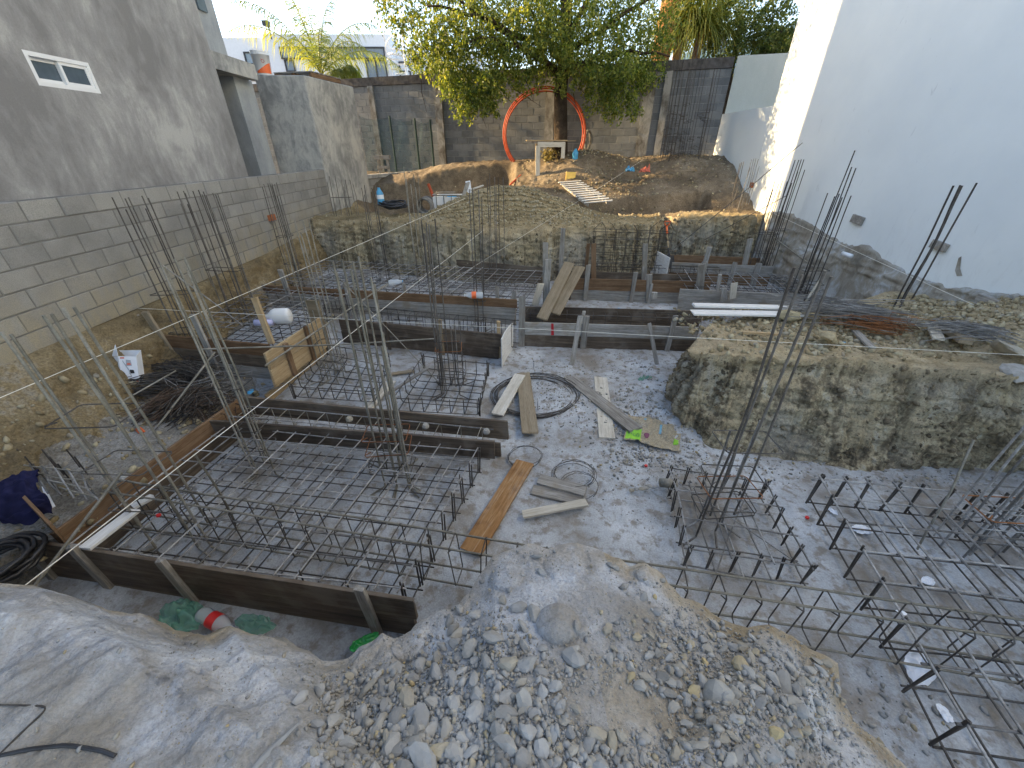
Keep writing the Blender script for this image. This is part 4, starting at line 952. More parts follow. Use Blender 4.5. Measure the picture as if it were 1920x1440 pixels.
# bundle of long stored column cages against the back wall
rr_=thing('rebar_bundle','tall dark bundle of column cages leaning in the back right corner','rebar bundle',(5.0,13.6,2.3))
for k in range(30):
    bx=random.uniform(4.45,5.55); by=14.0-(bx-5)*.33-random.uniform(.15,.6); zt_=PY(1340,90,by).z+random.uniform(-.55,.25)
    bar(rr_,(bx,by-.25,2.25),(bx+random.uniform(-.06,.18),by+.05,zt_),.0065,'steeldark')
for k in range(70):
    bx=random.uniform(4.5,5.5); by=13.75-(bx-5)*.33-random.uniform(0,.45); me=stirrup_mesh(random.choice((.14,.2)),.14,.0045,'steeldark') if k<6 else me
    link('stirrup',me,rr_,(bx,by,random.uniform(2.5,4.1)),rot=(random.uniform(1.1,2.0),random.uniform(-.4,.4),random.uniform(-.7,.7)))

# --- braces, loose long bars ---
def loosebar(label,p0,p1,r,mat,name='loose_bar',cat='bar',group='long bars lying across the works'):
    t_=thing(name,label,cat,(Vector(p0)+Vector(p1))/2,group); bar(t_,p0,p1,r,mat,'shaft'); return t_
loosebar('long grey steel bar lying level across the rebars near the yellow boards',PZ(372,655,.95),PZ(815,636,.72),.011,'steelpale')
loosebar('pale sloping pole running from the wire heap to the water bottle',PZ(497,686,.75),PY(726,532,6.9),.013,'steelpale')
loosebar('thin brace bar sloping down to the right footing basket',PY(617,502,5.6),PZ(822,716,.1),.007,'steelpale')
loosebar('thin grey brace bar sloping from the left rebars over the small grid',PY(302,495,4.6),PZ(455,610,.8),.008,'steel')
loosebar('pale pole propped over the heap of bent wire',PZ(295,800,.45),PZ(403,660,.95),.011,'steelpale')
loosebar('thin pale rod lying over the near end of the wire heap',PZ(225,755,.6),PZ(330,695,.7),.009,'steelpale')
loosebar('bent grey bar propped over the near left form corner',PZ(60,1105,.45),PZ(228,885,.95),.011,'steelpale')
loosebar('short rod lying on the slab beside the dark plank',PZ(1001,680,.02),PZ(1010,770,.02),.011,'steel')
loosebar('long thin bar sloping from the shovel up to the wall rebars',PY(1245,482,8.9),PY(1505,268,9.0),.008,'steeldark')
loosebar('second thin bar sloping up over the back right boards',PY(1320,450,9.0),PY(1478,365,9.0),.007,'steeldark')
loosebar('pale pole lying down along the foundation of the white wall',PX(1430,430,5.9),PX(1535,508,5.7),.016,'steelpale')
loosebar('pale crooked stick standing among the rebars beside the white boards',PY(1547,507,5.4),PZ(1490,600,1.0),.016,'wd_mud' if False else 'steelpale')

# ================= FORMWORK =================
def form(label,p0,p1,z0,z1,mats,th=.028,stakes=(),name='formwork',group='timber formwork boards',inset=0,gap=.004,split=None,warp=0.):
    """vertical boards between two plan points; mats bottom-to-top; stakes: (t, height above z0, width, side, mat, lean)"""
    p0=Vector(p0[:2]); p1=Vector(p1[:2]); d=(p1-p0).normalized(); nr_=Vector((-d.y,d.x))
    root=thing(name,label,'formwork',V2((p0+p1)/2,z0),group); n=len(mats); h=(z1-z0)/n
    for k,m_ in enumerate(mats):
        z=z0+h*(k+.5); e0=random.uniform(-.03,.03); e1=random.uniform(-.03,.03); off=nr_*random.uniform(-.003,.003)
        board(root,V2(p0+d*e0+off,z),V2(p1+d*e1+off,z),h-gap,th,m_,'board',warp=warp)
    for s_ in stakes:
        t_,ht,wd,side=s_[:4]; m_=s_[4] if len(s_)>4 else 'wd_grey'; ln=s_[5] if len(s_)>5 else 0.
        q=lerp(p0,p1,t_)+nr_*side*(th/2+.019); a=V2(q,z0-.03); b_=V2(q+d*ln,z0+ht)
        board(root,a,b_,wd,.034,m_,'stake',up=(d.x,d.y,0))
    return root
f1=form('dark long form boards along the front of the near left grid',(-3.80,1.975),(-.67,1.50),0.0,.45,['wd_dark','wd_dark'],stakes=[(.02,.47,.06,-1,'wd_grey',.03),(.19,.50,.07,-1,'wd_grey',-.03),(.43,.50,.07,-1,'wd_grey',-.04)][0:3]+[(.905,.54,.07,-1,'wd_grey',-.03)])
form('brown form boards closing the left side of the near left grid',(-3.55,2.02),(-3.25,3.98),0.0,.46,['wd_dark','wd_brown'],stakes=[(.45,.40,.09,1,'wd_brown'),(.75,.42,.09,1,'wd_brown')],warp=.01)
t_=thing('form_board','wide upright brown board end at the near left form corner, under the dark cloth','board',(-3.8,2.2,.2)); board(t_,PZ(70,960,.52),PZ(120,1012,.46),.38,.02,'wd_brown','plank',up=(0,0,1))
form('lower front board of the short double form crossing the near grid',(-3.36,3.50),(-.17,3.13),.22,.45,['wd_dark'],warp=.01)
form('rear board of the short double form crossing the near grid',(-3.26,3.97),(-.02,3.46),.21,.46,['wd_dark'],stakes=[(.93,.0,.12,-1,'wd_dark')][:0])
t_=thing('form_board','short dark board end below the right tip of the double form','board',(-.2,3.4,.1)); board(t_,(-.62,3.47,.11),(-.13,3.40,.11),.19,.026,'wd_dark','plank')
# red paint stain at the right end of the front board
mb=MB(); pa=Vector((-.62,3.165,0)); d_=Vector((3.19,-.37,0)).normalized()
mb.add([tuple(pa+d_*a+Vector((0,0,z))) for a,z in ((-.18,.30),(-.02,.24),(.16,.26),(.22,.36),(.1,.43),(-.1,.42))],[(0,1,2,3,4,5)])
for v_ in range(len(mb.v)): mb.v[v_]=(mb.v[v_][0],mb.v[v_][1]-.017-.0,mb.v[v_][2])
form('long dark form boards behind the footing baskets',(-3.05,6.46),(-.19,5.80),0.02,.47,['wd_dark','wd_dark'],stakes=[(.32,.5,.05,-1,'wd_dark'),(.66,.62,.05,-1,'wd_mud')])
t_=thing('plywood_end','white speckled plywood sheet closing the end of the dark form boards','plywood',(-.2,5.8,0)); 
a_=PZ(941,690,.02); b_=PZ(961,655,.02); board(t_,(a_.x,a_.y,.27),(b_.x,b_.y,.27),.50,.018,'wd_white','sheet',warp=.02)
t_=thing('form_stake','tall brown square stake at the corner beside the plywood end','stake',(-.25,5.75,0)); board(t_,PZ(936,672,.0),PZ(936,672,.0)+Vector((0,0,.66)),.055,.05,'wd_yellow','post',up=(1,0,0))
D0=(.17,6.33); D1=(3.15,6.10)
form('grey over brown form boards right of the plywood end, with a red mark',D0,D1,0.0,.46,['wd_dark','wd_grey'],stakes=[(0.0,.92,.11,-1,'wd_grey'),(.36,.62,.10,-1,'wd_grey',.01),(.84,.66,.08,-1,'wd_grey',.02)])
dv=(Vector(D1)-Vector(D0)).normalized(); q=Vector(D0)+dv*.53
mb=MB(); mb.add([(q.x-.02,q.y-.0185,.24),(q.x+.03,q.y-.0225,.24),(q.x+.01,q.y-.0215,.455),(q.x-.03,q.y-.018,.455)],[(0,1,2,3)]); tag(build(mb,'paint_mark',MAT['red']),'red painted stroke on the grey form board at centre right','paint mark')
form('dark form boards on the far side of the centre right strip',(.2,7.12),(3.5,6.88),0.0,.46,['wd_dark','wd_dark'],stakes=[(.34,.4,.06,-1,'wd_pale',.03)])
for k,(a,b_,w_,m_,lab) in enumerate((((1285,622),(1308,520),.085,'wd_grey','slanting grey prop board in front of the red-marked form, left of centre'),((1232,684),(1217,606),.06,'wd_grey','short slanting prop at the right end of the red-marked form'),((1072,686),(1088,592),.075,'wd_grey','slanting grey prop board leaning on the red-marked form'),)):
    if k==0: continue
    p_=PZ(*a,.0); q_=PY(*b_,p_.y+.22); t_=thing('prop_board',lab,'prop',p_,'props leaning on the forms'); board(t_,p_,q_,w_,.025,m_,'plank',up=(1,0,0))
form('long brown-topped grey form boards in front of the wide back grid',(-4.85,7.50),(.08,6.62),.30,.76,['wd_grey','wd_grey','wd_brown'],stakes=[(.115,.78,.10,-1,'wd_grey',-.04),(.36,.62,.055,-1,'wd_grey'),(.585,.62,.05,1,'wd_grey'),(.93,.66,.06,1,'wd_grey'),(.99,.60,.07,1,'wd_grey')])
form('brown over grey form boards across the strip behind the leaning boards',(1.05,7.93),(3.95,7.65),.30,.77,['wd_grey','wd_brown'],stakes=[(.05,.52,.05,-1,'wd_dark'),(.02,.42,.07,-1,'wd_pale',.02),(.48,.62,.08,-1,'wd_grey'),(.90,.86,.11,-1,'wd_grey',.04),(.16,.75,.09,-1,'wd_grey'),(.60,.40,.05,-1,'wd_grey')])
q_=PY(1066,568,7.9)
tc=bpy.data.curves.new('stencil','FONT'); tc.body='eot'; tc.size=.13; tc.extrude=.001; tc.materials.append(MAT['ink']); to=bpy.data.objects.new('stencil_text',tc); COL.objects.link(to)
to.location=(q_.x-.05,7.885,q_.z-.03); to.rotation_euler=(math.pi/2,0,-.096)
exec_after.append((to,'stencil_letters','black stencil letters on the grey form board beside the leaning boards','lettering'))
form('thin dark form board on the far side of the back right strip',(1.0,8.62),(4.0,8.25),.36,.74,['wd_dark'],stakes=[(.02,1.25,.09,-1,'wd_grey'),(.2,.95,.07,1,'wd_brown')])
t_=thing('tall_stake','tallest grey stake standing behind the leaning boards','stake',(.75,7.6,.3)); p_=PY(1022,590,7.4); q_=PY(1023,455,7.4); board(t_,(p_.x,7.4,.3),(q_.x,7.42,q_.z),.10,.035,'wd_grey','post',up=(1,0,0)); board(t_,(p_.x+.0,7.37,.3),(p_.x+.01,7.37,q_.z-.28),.115,.03,'wd_grey','cleat',up=(1,0,0))
form('long thin dark board standing at the foot of the cut earth',(-1.3,9.35),(.7,8.62),.42,.80,['wd_dark'])
for k,(px0,py0,px1,py1,y,w_,m_,lab) in enumerate(((1113,550,1113,457,8.4,.10,'wd_brown','tall brown stake in front of the upright rebar panel, left'),(1206,560,1210,457,8.3,.10,'wd_grey','tall grey stake in front of the upright rebar panel, right'),(1212,640,1218,515,7.75,.11,'wd_grey','broad grey stake in the boards below the rebar panel'),(1310,565,1316,496,7.55,.14,'wd_grey','broad grey corner stake of the back right box'),(1373,560,1377,530,6.9,.11,'wd_pale','short pale round-topped stake behind the white boards'),(1343,565,1350,515,7.2,.06,'wd_grey','thin grey stake behind the white boards'),(1356,565,1358,540,7.0,.10,'wd_grey','low grey stake behind the white boards'),(1395,500,1407,447,8.7,.11,'wd_grey','grey slanting board rising from the back right box'),(1320,500,1331,463,8.9,.1,'wd_grey','grey board rising at the left of the back right box'),(1225,560,1228,548,6.2,.09,'wd_grey','stub of a stake beside the red-marked form'))):
    p_=PY(px0,py0,y); q_=PY(px1,py1,y); t_=thing('tall_stake',lab,'stake',p_,'stakes holding the forms'); board(t_,p_,q_,w_,.035,m_,'post',up=(1,0,0))
# back right box
form('grey form boards in front of the small back right grid',(3.2,7.30),(5.3,6.95),.30,.74,['wd_grey','wd_grey'])
form('grey form board behind the small back right grid',(3.55,8.85),(5.6,8.5),.42,.86,['wd_brown','wd_grey'],stakes=[(.62,.5,.09,-1,'wd_grey'),(.85,.5,.12,-1,'wd_grey')])
form('long dusty form board beyond the small back right grid',(3.65,9.6),(5.7,9.25),.35,.86,['wd_grey','wd_brown'])
t_=thing('plywood_end','narrow pale plywood sheet at the left end of the back right box','plywood',(3.4,8.6,.3)); a_=PZ(1281,500,.55); b_=PZ(1300,520,.55); board(t_,(3.30,9.2,.72),(3.35,8.5,.72),.62,.02,'wd_white','sheet')
# left middle form
L0=PZ(283,626,.82); L1=PZ(503,648,.80)
form('brown over dark form boards below the small left grid beside the carton',(L0.x,L0.y),(L1.x,L1.y),.28,.82,['wd_grey','wd_dark','wd_brown'],stakes=[(.02,.82,.12,-1,'wd_grey',-.10),(.16,.88,.10,-1,'wd_mud',-.16),(.49,.90,.08,-1,'wd_grey',-.02)])
t_=thing('form_stake','bright split stake leaning at the corner of the yellow boards','stake',PZ(510,645,.75)); board(t_,PZ(510,645,.75),PY(477,558,PZ(510,645,.75).y+.1),.07,.05,'wd_yellow','post',up=(1,0,0))
# yellow diagonal boards
Y0_=PZ(493,664,.84); Y1_=PZ(600,600,.80)
yr=form('weathered yellow boards running away diagonally beside the left footing basket',(Y0_.x,Y0_.y),(Y1_.x,Y1_.y),.36,.84,['wd_yellow','wd_yellow'],stakes=[(.30,.45,.075,-1,'wd_brown',.0),(.68,.50,.075,-1,'wd_brown',.0)])
t_=thing('form_board','long low yellow board on the slab edge in front of the diagonal boards','board',PZ(560,700,.1)); board(t_,PZ(500,748,.14),PZ(612,655,.14),.14,.025,'wd_yellow','plank',up=(0,0,1))
form('broad grey upright board at the far end of the yellow boards',(PZ(592,640,.3).x,5.95),(PZ(592,640,.3).x+.22,5.92),.1,.98,['wd_mud'])

# ================= LOOSE PLANKS =================
def plank(label,a,b_,w,mat,z=.03,th=.025,up=None,warp=.0,z1=None,group='loose planks on the slab',name='plank'):
    p_=PZ(a[0],a[1],z); q_=PZ(b_[0],b_[1],z if z1 is None else z1); t_=thing(name,label,'plank',(p_+q_)/2,group)
    d=(q_-p_).normalized(); side=Vector((-d.y,d.x,0)).normalized(); board(t_,p_,q_,w,th,mat,'board',up=side,warp=warp); return t_
plank('wide rust-stained plank lying next to the rubble mound',(882,1035),(985,866),.20,'wd_rust',.06)
plank('rear one of two grey boards beside the rust-stained plank',(1010,898),(1098,922),.14,'wd_grey',.055)
plank('front one of two grey boards beside the rust-stained plank',(998,918),(1092,940),.13,'wd_grey',.03)
plank('small pale board with a fresh split end near the grey boards',(980,965),(1100,942),.085,'wd_pale',.08)
plank('pale speckled board leaning on the coil of wire',(932,778),(975,703),.17,'wd_pale',.05,z1=.12)
plank('dark muddy plank lying across the wire coil',(994,812),(981,700),.20,'wd_mud',.09)
plank('upper grey plank of the crossed pair by the cement sack',(1192,805),(1068,708),.20,'wd_grey',.09,z1=.05)
plank('lower pale plank of the crossed pair by the cement sack',(1138,822),(1126,708),.19,'wd_pale',.04)
plank('small white wooden piece lying over the left edge of the near grid',(160,1028),(255,955),.10,'wd_white',.46,group='loose planks on the grid')
plank('split white stick end lying on the near grid by the rebar ring',(250,950),(287,930),.07,'wd_white',.47,group='loose planks on the grid')
plank('brown scrap board on the slab between the footing baskets',(730,702),(778,695),.07,'wd_mud',.03)
plank('long thin grey batten propped on the right footing basket',(722,742),(802,690),.05,'wd_grey',.05,z1=.28)
plank('pale scrap plank on the slab between the two footing baskets',(690,765),(735,715),.12,'wd_pale',.03)
plank('upper whitewashed board on top of the earth block',(1300,572),(1508,577),.13,'wd_white',1.13,group='white boards on the earth block')
plank('lower whitewashed board on top of the earth block',(1298,586),(1502,589),.17,'wd_white',1.09,group='white boards on the earth block')
plank('thin yellow stick lying on the earth block near its edge',(1392,623),(1465,627),.04,'wd_yellow',1.04,th=.03,group='scraps on the earth block')
plank('short pale board on the gravelly top of the earth block',(1746,606),(1760,636),.11,'wd_pale',1.14,group='scraps on the earth block')
plank('weathered beam piece beside the short pale board on the earth block',(1770,612),(1812,640),.12,'wd_mud',1.16,th=.06,group='scraps on the earth block')
plank('slanting grey scrap board beside the rusty tie bundle',(1603,620),(1635,652),.08,'wd_grey',1.06,group='scraps on the earth block')
t_=thing('plank','left one of two muddy boards leaning over the centre strip','plank',(.6,6.6,.7),'boards leaning over the strip')
a_=Vector((.52,6.28,.52)); board(t_,PZ(1016,598,.50),PY(1068,493,7.55),.20,.022,'wd_mud','board',up=(1,0,.1))
t_=thing('plank','right one of two muddy boards leaning over the centre strip','plank',(.8,6.7,.7),'boards leaning over the strip')
board(t_,PZ(1040,588,.55),PY(1088,500,7.5),.20,.022,'wd_mud','board',up=(1,-.1,.1))
t_=thing('plywood_end','small pale plywood sheet beside the tall stake','plywood',(.6,7.2,.4)); a_=PY(1003,572,7.2); b_=PY(1014,532,7.2); board(t_,a_,b_,.14,.02,'wd_pale','sheet',up=(1,.4,0))
# strings
def string(label,p0,p1,r=.0028,sag=.01):
    mb=MB(); pts=[lerp(Vector(p0),Vector(p1),i/10)-Vector((0,0,sag*4*(i/10)*(1-i/10))) for i in range(11)]; mb.tube(pts,r,4); tag(build(mb,'string_line',MAT['string']),label,'string','builder string lines')
string('white string line from the lower left corner up to the rubble heap',PZ(-8,1140,1.05),PY(915,425,9.6),.0030)
string('pale string line crossing above the near left earth bank',PX(-5,748,-3.9),PY(872,372,10.3),.003)
string('white string line level across the middle of the works to the right edge',PZ(110,570,1.15),PZ(1960,668,1.22),.0024,.0)
string('white string line running down along the foundation of the white wall',PX(1425,388,6.1),PX(1960,632,5.9),.003)
string('thin string line over the back grid to the yard edge',PZ(840,530,.9),PY(1205,300,13.),.0022)

# ================= VEGETATION =================
def leaves(name,C_,size,mat,parent,droop=.5,aspect=.42,seed=1,normal_up=.2,lab=None):
    rs=np.random.RandomState(seed); C_=np.asarray(C_); n=len(C_)
    d=rs.normal(size=(n,3)); d[:,2]-=droop*1.6; d/=np.linalg.norm(d,axis=1)[:,None]
    u=rs.normal(size=(n,3)); u[:,2]+=normal_up; s=np.cross(d,u); s/=np.linalg.norm(s,axis=1)[:,None]+1e-9; nn=np.cross(s,d)
    L=size*rs.uniform(.6,1.35,n)[:,None]; W=L*aspect*.5*rs.uniform(.8,1.2,n)[:,None]
    v=np.stack([C_,C_+d*L*.45+s*W+nn*L*.06,C_+d*L-nn*L*.05,C_+d*L*.45-s*W+nn*L*.06],1).reshape(-1,3)
    i=np.arange(n)*4; f=np.stack([i,i+1,i+2,i,i+2,i+3],1).reshape(-1,3)
    me=bpy.data.meshes.new(name); me.vertices.add(len(v)); me.vertices.foreach_set('co',v.reshape(-1).astype(np.float32))
    me.loops.add(f.size); me.loops.foreach_set('vertex_index',f.reshape(-1).astype(np.int32)); me.polygons.add(len(f))
    me.polygons.foreach_set('loop_start',np.arange(0,f.size,3,dtype=np.int32)); me.polygons.foreach_set('loop_total',np.full(len(f),3,np.int32)); me.update(calc_edges=True)
    at=me.attributes.new('rv','FLOAT','POINT'); at.data.foreach_set('value',np.repeat(rs.rand(n),4).astype(np.float32))
    me.materials.append(MAT[mat]); return link(name,me,parent)
def clump(c,r,n,rs,flat=.8,tw=14,hang=.5):
    """twigs inside an ellipsoid, each a short string of leaves"""
    k=max(1,n//tw); d=rs.normal(size=(k,3)); d/=np.linalg.norm(d,axis=1)[:,None]; rr=r*rs.uniform(.15,1.,k)**.45
    p=np.array(c)+d*rr[:,None]*np.array([1,1,flat]); q=d+rs.normal(size=(k,3))*.7; q[:,2]-=hang; q/=np.linalg.norm(q,axis=1)[:,None]
    t=rs.uniform(0,1,(k,tw)); ln=r*.42
    out=p[:,None,:]+q[:,None,:]*t[...,None]*ln+rs.normal(size=(k,tw,3))*.035
    out[...,2]-=hang*.25*ln*t**2
    return out.reshape(-1,3)
rs=np.random.RandomState(5)
tb=Vector((1.52,14.0,2.65)); r=thing('shade_tree','large spreading green tree in front of the back wall, dark trunk beside the orange coil','tree',tb)
mb=MB(); mb.tube([tb+Vector((-.05,0,-.2)),tb+Vector((-.02,0,.25)),tb+Vector((-.07,0,1.0)),tb+Vector((-.12,.05,1.8)),tb+Vector((-.02,.1,2.8)),tb+Vector((-.1,.1,4.0))],.23,14,r1=.15)
o=build(mb,'trunk',MAT['bark'],r,True)
limbs=[((-.1,.1,2.1),(-1.6,-.2,3.0),(-3.4,-.4,3.9)),((-.1,.1,2.4),(-.9,.2,3.6),(-2.4,.3,5.2)),((-.05,.1,2.6),(1.2,.1,3.4),(3.0,-.2,4.2)),((0,.1,3.),(.8,-.4,4.2),(1.8,-.8,5.6)),((-.1,0,2.2),(-1.4,-.9,2.8),(-2.6,-1.2,2.7)),((-.05,.1,2.3),(1.3,-.5,2.7),(2.6,-.8,2.5)),((-.1,.1,3.6),(-.6,.4,5.0),(-.3,.5,6.5)),((-1.2,-.2,2.9),(-2.2,-.9,3.3),(-3.6,-.8,3.4))]
for a,b_,c in limbs:
    mb=MB(); A,B_,C_=[tb+Vector(q) for q in (a,b_,c)]; pts=[A*(1-t)**2+B_*2*t*(1-t)+C_*t*t+Vector((random.uniform(-.05,.05),0,random.uniform(-.06,.06))) for t in [i/8 for i in range(9)]]
    mb.tube(pts,.075,8,r1=.02); build(mb,'limb',MAT['bark'],r,True)
BL=[]  # px,py,depth,radius m,count
for px,py,yd,rad_,cnt in ((745,20,14.2,.55,500),(790,45,14.,.7,900),(800,95,13.8,.55,700),(840,30,14.2,.9,1700),(845,120,13.6,.6,1300),(880,90,14,.9,2200),(870,170,13.4,.5,1100),(905,180,13.3,.45,900),(930,130,13.6,.75,2000),(960,60,14.4,1.1,2800),(985,150,13.5,.35,600),(1030,100,14.0,.7,1900),(1050,50,14.5,1.1,2600),(1110,95,13.8,.9,2300),(1130,150,13.5,.6,1500),(1165,170,13.4,.55,1300),(1195,150,13.5,.5,1100),(1140,50,14.5,1.0,2200),(1200,90,13.9,.7,1500),(1205,30,14.5,.9,1700),(1120,190,13.2,.35,450),(1060,150,13.3,.3,260),(880,205,13.1,.28,330),(1150,215,13.1,.25,220),(1185,205,13.1,.25,260),(860,215,13.,.15,90),(925,200,13.1,.2,200),(1095,0,14.6,1.2,2200),(970,-40,14.6,1.4,2600),(850,-40,14.4,1.2,1900),(1180,-60,14.6,1.4,2000),(1000,20,14.8,1.,1500),(760,-30,14.3,.9,900),(905,20,14.6,1.,1900),(1225,120,13.7,.4,500),(1235,60,14.1,.5,600),(820,60,13.2,.5,700),(860,60,13.0,.5,800),(900,40,13.0,.55,900),(950,100,13.0,.5,700),(990,60,13.0,.6,1000),(1040,70,12.9,.5,800),(1000,20,13.0,.6,900),(1080,40,13.0,.6,900),(1120,120,12.9,.4,500),(920,150,12.9,.35,500),(850,160,13.0,.35,450),(880,185,12.9,.25,300),(905,205,12.9,.15,120),(830,140,13.2,.3,300),(1060,100,12.9,.35,450),(1170,120,12.9,.4,500),(740,60,14.0,.35,250),(725,15,14.2,.3,180),(780,90,13.8,.3,260)):
    p=PY(px,py,yd); BL.append(clump(p,rad_,int(cnt*1.0),rs,.85))
BL.append(clump(tb+Vector((-1,.3,6.5)),2.6,7000,rs)); BL.append(clump(tb+Vector((1.8,.3,6.2)),2.4,6000,rs)); BL.append(clump(tb+Vector((-3,.2,5.2)),1.6,3500,rs))
o=leaves('crown',np.concatenate(BL),.085,'leaf',r,.55,.5,3)
# hanging bare twigs
mb=MB()
for px,py,px2,py2 in ((940,165,962,205),(955,150,1015,200),(900,180,912,240),(880,190,885,235),(985,150,1000,190),(1090,150,1095,185),(1040,120,1055,160),(790,150,800,210),(1075,175,1085,210)):
    mb=MB(); a=PY(px,py,13.5); b_=PY(px2,py2,13.4); mb.tube([a,lerp(a,b_,.3)+Vector((random.uniform(-.1,.1),0,-.05)),lerp(a,b_,.7)+Vector((random.uniform(-.1,.1),0,0)),b_],.012,5,r1=.004); build(mb,'twig',MAT['bark'],r)
# bushes beyond the wall
def bush(label,spec,seed,mat='leaf2',trunk=None,size=.09,cat='tree',group='trees beyond the back wall'):
    rs_=np.random.RandomState(seed); pts=[]; cx=None
    for px,py,yd,rad_,cnt in spec:
        p=PY(px,py,yd); cx=p if cx is None else cx; pts.append(clump(p,rad_,cnt,rs_,.85))
    t_=thing('leafy_tree',label,cat,(cx.x,cx.y,1.9),group); leaves('crown',np.concatenate(pts),size,mat,t_,.4,.55,seed)
    mb=MB(); mb.tube([(cx.x,cx.y,1.85),(cx.x+.1,cx.y,cx.z*.6+.8),(cx.x,cx.y,cx.z)],.16,8,r1=.06); build(mb,'trunk',MAT['bark'],t_,True); return t_
bush('dark bushy tree beyond the back wall, right of the strappy plant',[(1390,30,17,1.1,3000),(1370,80,16.5,.7,1800),(1420,70,17,.9,2200),(1400,-20,17,1.2,2400),(1350,40,17,.6,1200)],31)
bush('green bushy tree beyond the back wall, touching the white building',[(1465,50,16,.8,2400),(1480,85,15.6,.6,1500),(1450,85,15.8,.5,1200),(1440,100,15.6,.4,800)],32)
bush('tall dark tree rising behind the big shade tree on the right',[(1320,10,20,1.2,2000),(1350,-30,20,1.6,2600),(1240,-20,20,1.5,2400),(1270,60,20,.8,900)],33)
bush('low bush showing under the crown just above the back wall',[(1180,110,18.5,.5,900),(1130,112,18.5,.4,600),(1060,115,18.6,.4,500)],34)
bush('small leafy tree beyond the wall left of the shade tree crown',[(800,125,20,.45,700),(830,120,20,.5,800),(775,118,21,.3,260)],35,'leaf')
# strappy palm-like plant
r=thing('strappy_plant','bright green plant with long drooping strap leaves beyond the back wall','plant',(5.4,16.6,2),)
base=PY(1290,60,16.6); mb=MB(); vs=[];fs=[];rv=[]
for hd in range(5):
    hc=base+Vector((random.uniform(-.55,.6),random.uniform(-.4,.4),random.uniform(-.2,1.0)))
    for k in range(230):
        a=random.uniform(0,6.28); el=random.uniform(-.2,1.2); L=random.uniform(1.0,1.9); d=Vector((math.cos(a)*math.cos(el),math.sin(a)*math.cos(el),math.sin(el)))
        s_=d.cross(Vector((0,0,1))).normalized()*.016; p=hc.copy(); v_=d*(L/6); n0=len(vs); q_=random.random()
        for i in range(7):
            w_=1-abs(i/6-.3)*1.1; vs+= [p-s_*w_,p+s_*w_]; rv+=[q_,q_]; p=p+v_; v_=v_+Vector((0,0,-.075)); v_=v_.normalized()*(L/6)
        fs+=[(n0+2*i,n0+2*i+2,n0+2*i+3,n0+2*i+1) for i in range(6)]
me=bpy.data.meshes.new('fronds'); me.from_pydata(vs,[],fs); at=me.attributes.new('rv','FLOAT','POINT'); at.data.foreach_set('value',rv); me.materials.append(MAT['palm']); link('fronds',me,r)
for dx in (-.2,.35): 
    mb=MB(); mb.tube([(base.x+dx,16.6,1.9),(base.x+dx*1.2,16.6,base.z+.4)],.20,10,r1=.12); build(mb,'trunk',MAT['barkorange'],r,True)
r=thing('palm_tree','orange-barked palm trunk rising beyond the back wall behind the shade tree','palm',(4.7,16.4,2)); p=PY(1240,60,16.4)
mb=MB(); pts=[(p.x-.1,16.4,1.9),(p.x-.05,16.4,3.5),(p.x+.05,16.4,5.),(p.x+.2,16.4,7.5)]; mb.tube(pts,.24,12,r1=.3); build(mb,'trunk',MAT['barkorange'],r,True)
def palm(label,c,nf,L,seed,trunkr=.14,zb=1.9,droop=.2,spread=(.1,1.35),name='palm_tree',bias=None):
    rr=random.Random(seed); r=thing(name,label,'palm',(c[0],c[1],zb)); mb=MB(); mb.tube([(c[0],c[1],zb),(c[0]+.05,c[1],(zb+c[2])/2),c],trunkr*1.15,10,r1=trunkr); build(mb,'trunk',MAT['straw'] if False else MAT['bark'],r,True)
    for f in range(nf):
        a=2*math.pi*f/nf+rr.uniform(-.3,.3); el=rr.uniform(*spread); Lf=L*rr.uniform(.75,1.1); p=Vector(c); v=Vector((math.cos(a)*math.cos(el),math.sin(a)*math.cos(el),math.sin(el))); n=16; vs=[];fs=[];rv=[]; q0=rr.random()
        pts=[p.copy()]
        for i in range(n): p=p+v*(Lf/n); v=(v+Vector((0,0,-droop*(.5+i/n)))).normalized(); pts.append(p.copy())
        m_=MB(); m_.tube(pts,.022,5,r1=.006); vs=list(m_.v); fs=list(m_.f); rv=[.6]*len(vs)
        for i in range(3*n):
            t_=(i+5)/(3*n+6)*(n); k=int(t_); P_=lerp(pts[k],pts[min(n,k+1)],t_-k); T=(pts[min(n,k+1)]-pts[k]).normalized(); S=T.cross(Vector((0,0,1))).normalized(); ll=.62*math.sin(math.pi*min(1,(t_/n)*.85+.15))+.12
            for sd in (-1,1):
                for q in range(1):
                    d=(S*sd*rr.uniform(.5,1)+T*rr.uniform(.4,.9)+Vector((0,0,rr.uniform(-1.0,.0)))).normalized(); n0=len(vs); w_=T*.0055; P2=P_+T*rr.uniform(-.03,.03); m1=P2+d*ll*.55; e=P2+d*ll*.85+Vector((0,0,-.5*ll))
                    w_=T*.012; vs+=[P2-w_,P2+w_,m1-w_,m1+w_,e]; fs+=[(n0,n0+1,n0+3,n0+2),(n0+2,n0+3,n0+4)]; rv+=[min(1,max(0,q0*.5+rr.random()*.5))]*5
        me=bpy.data.meshes.new('frond'); me.from_pydata([tuple(v_) for v_ in vs],[],fs); at=me.attributes.new('rv','FLOAT','POINT'); at.data.foreach_set('value',rv); me.materials.append(MAT['palm']); link('frond',me,r)
    return r
c=PY(603,140,19.5); palm('feathery palm rising behind the plastered column, in front of the white house',(c.x,c.y,c.z),12,3.7,3,.13,1.9,.115,(.45,1.45))
c=PY(640,128,19.8); palm('small dark palm crown just above the back wall beside the column',(c.x,c.y,c.z-.2),9,1.0,8,.08,1.9,.16,(.0,1.0))
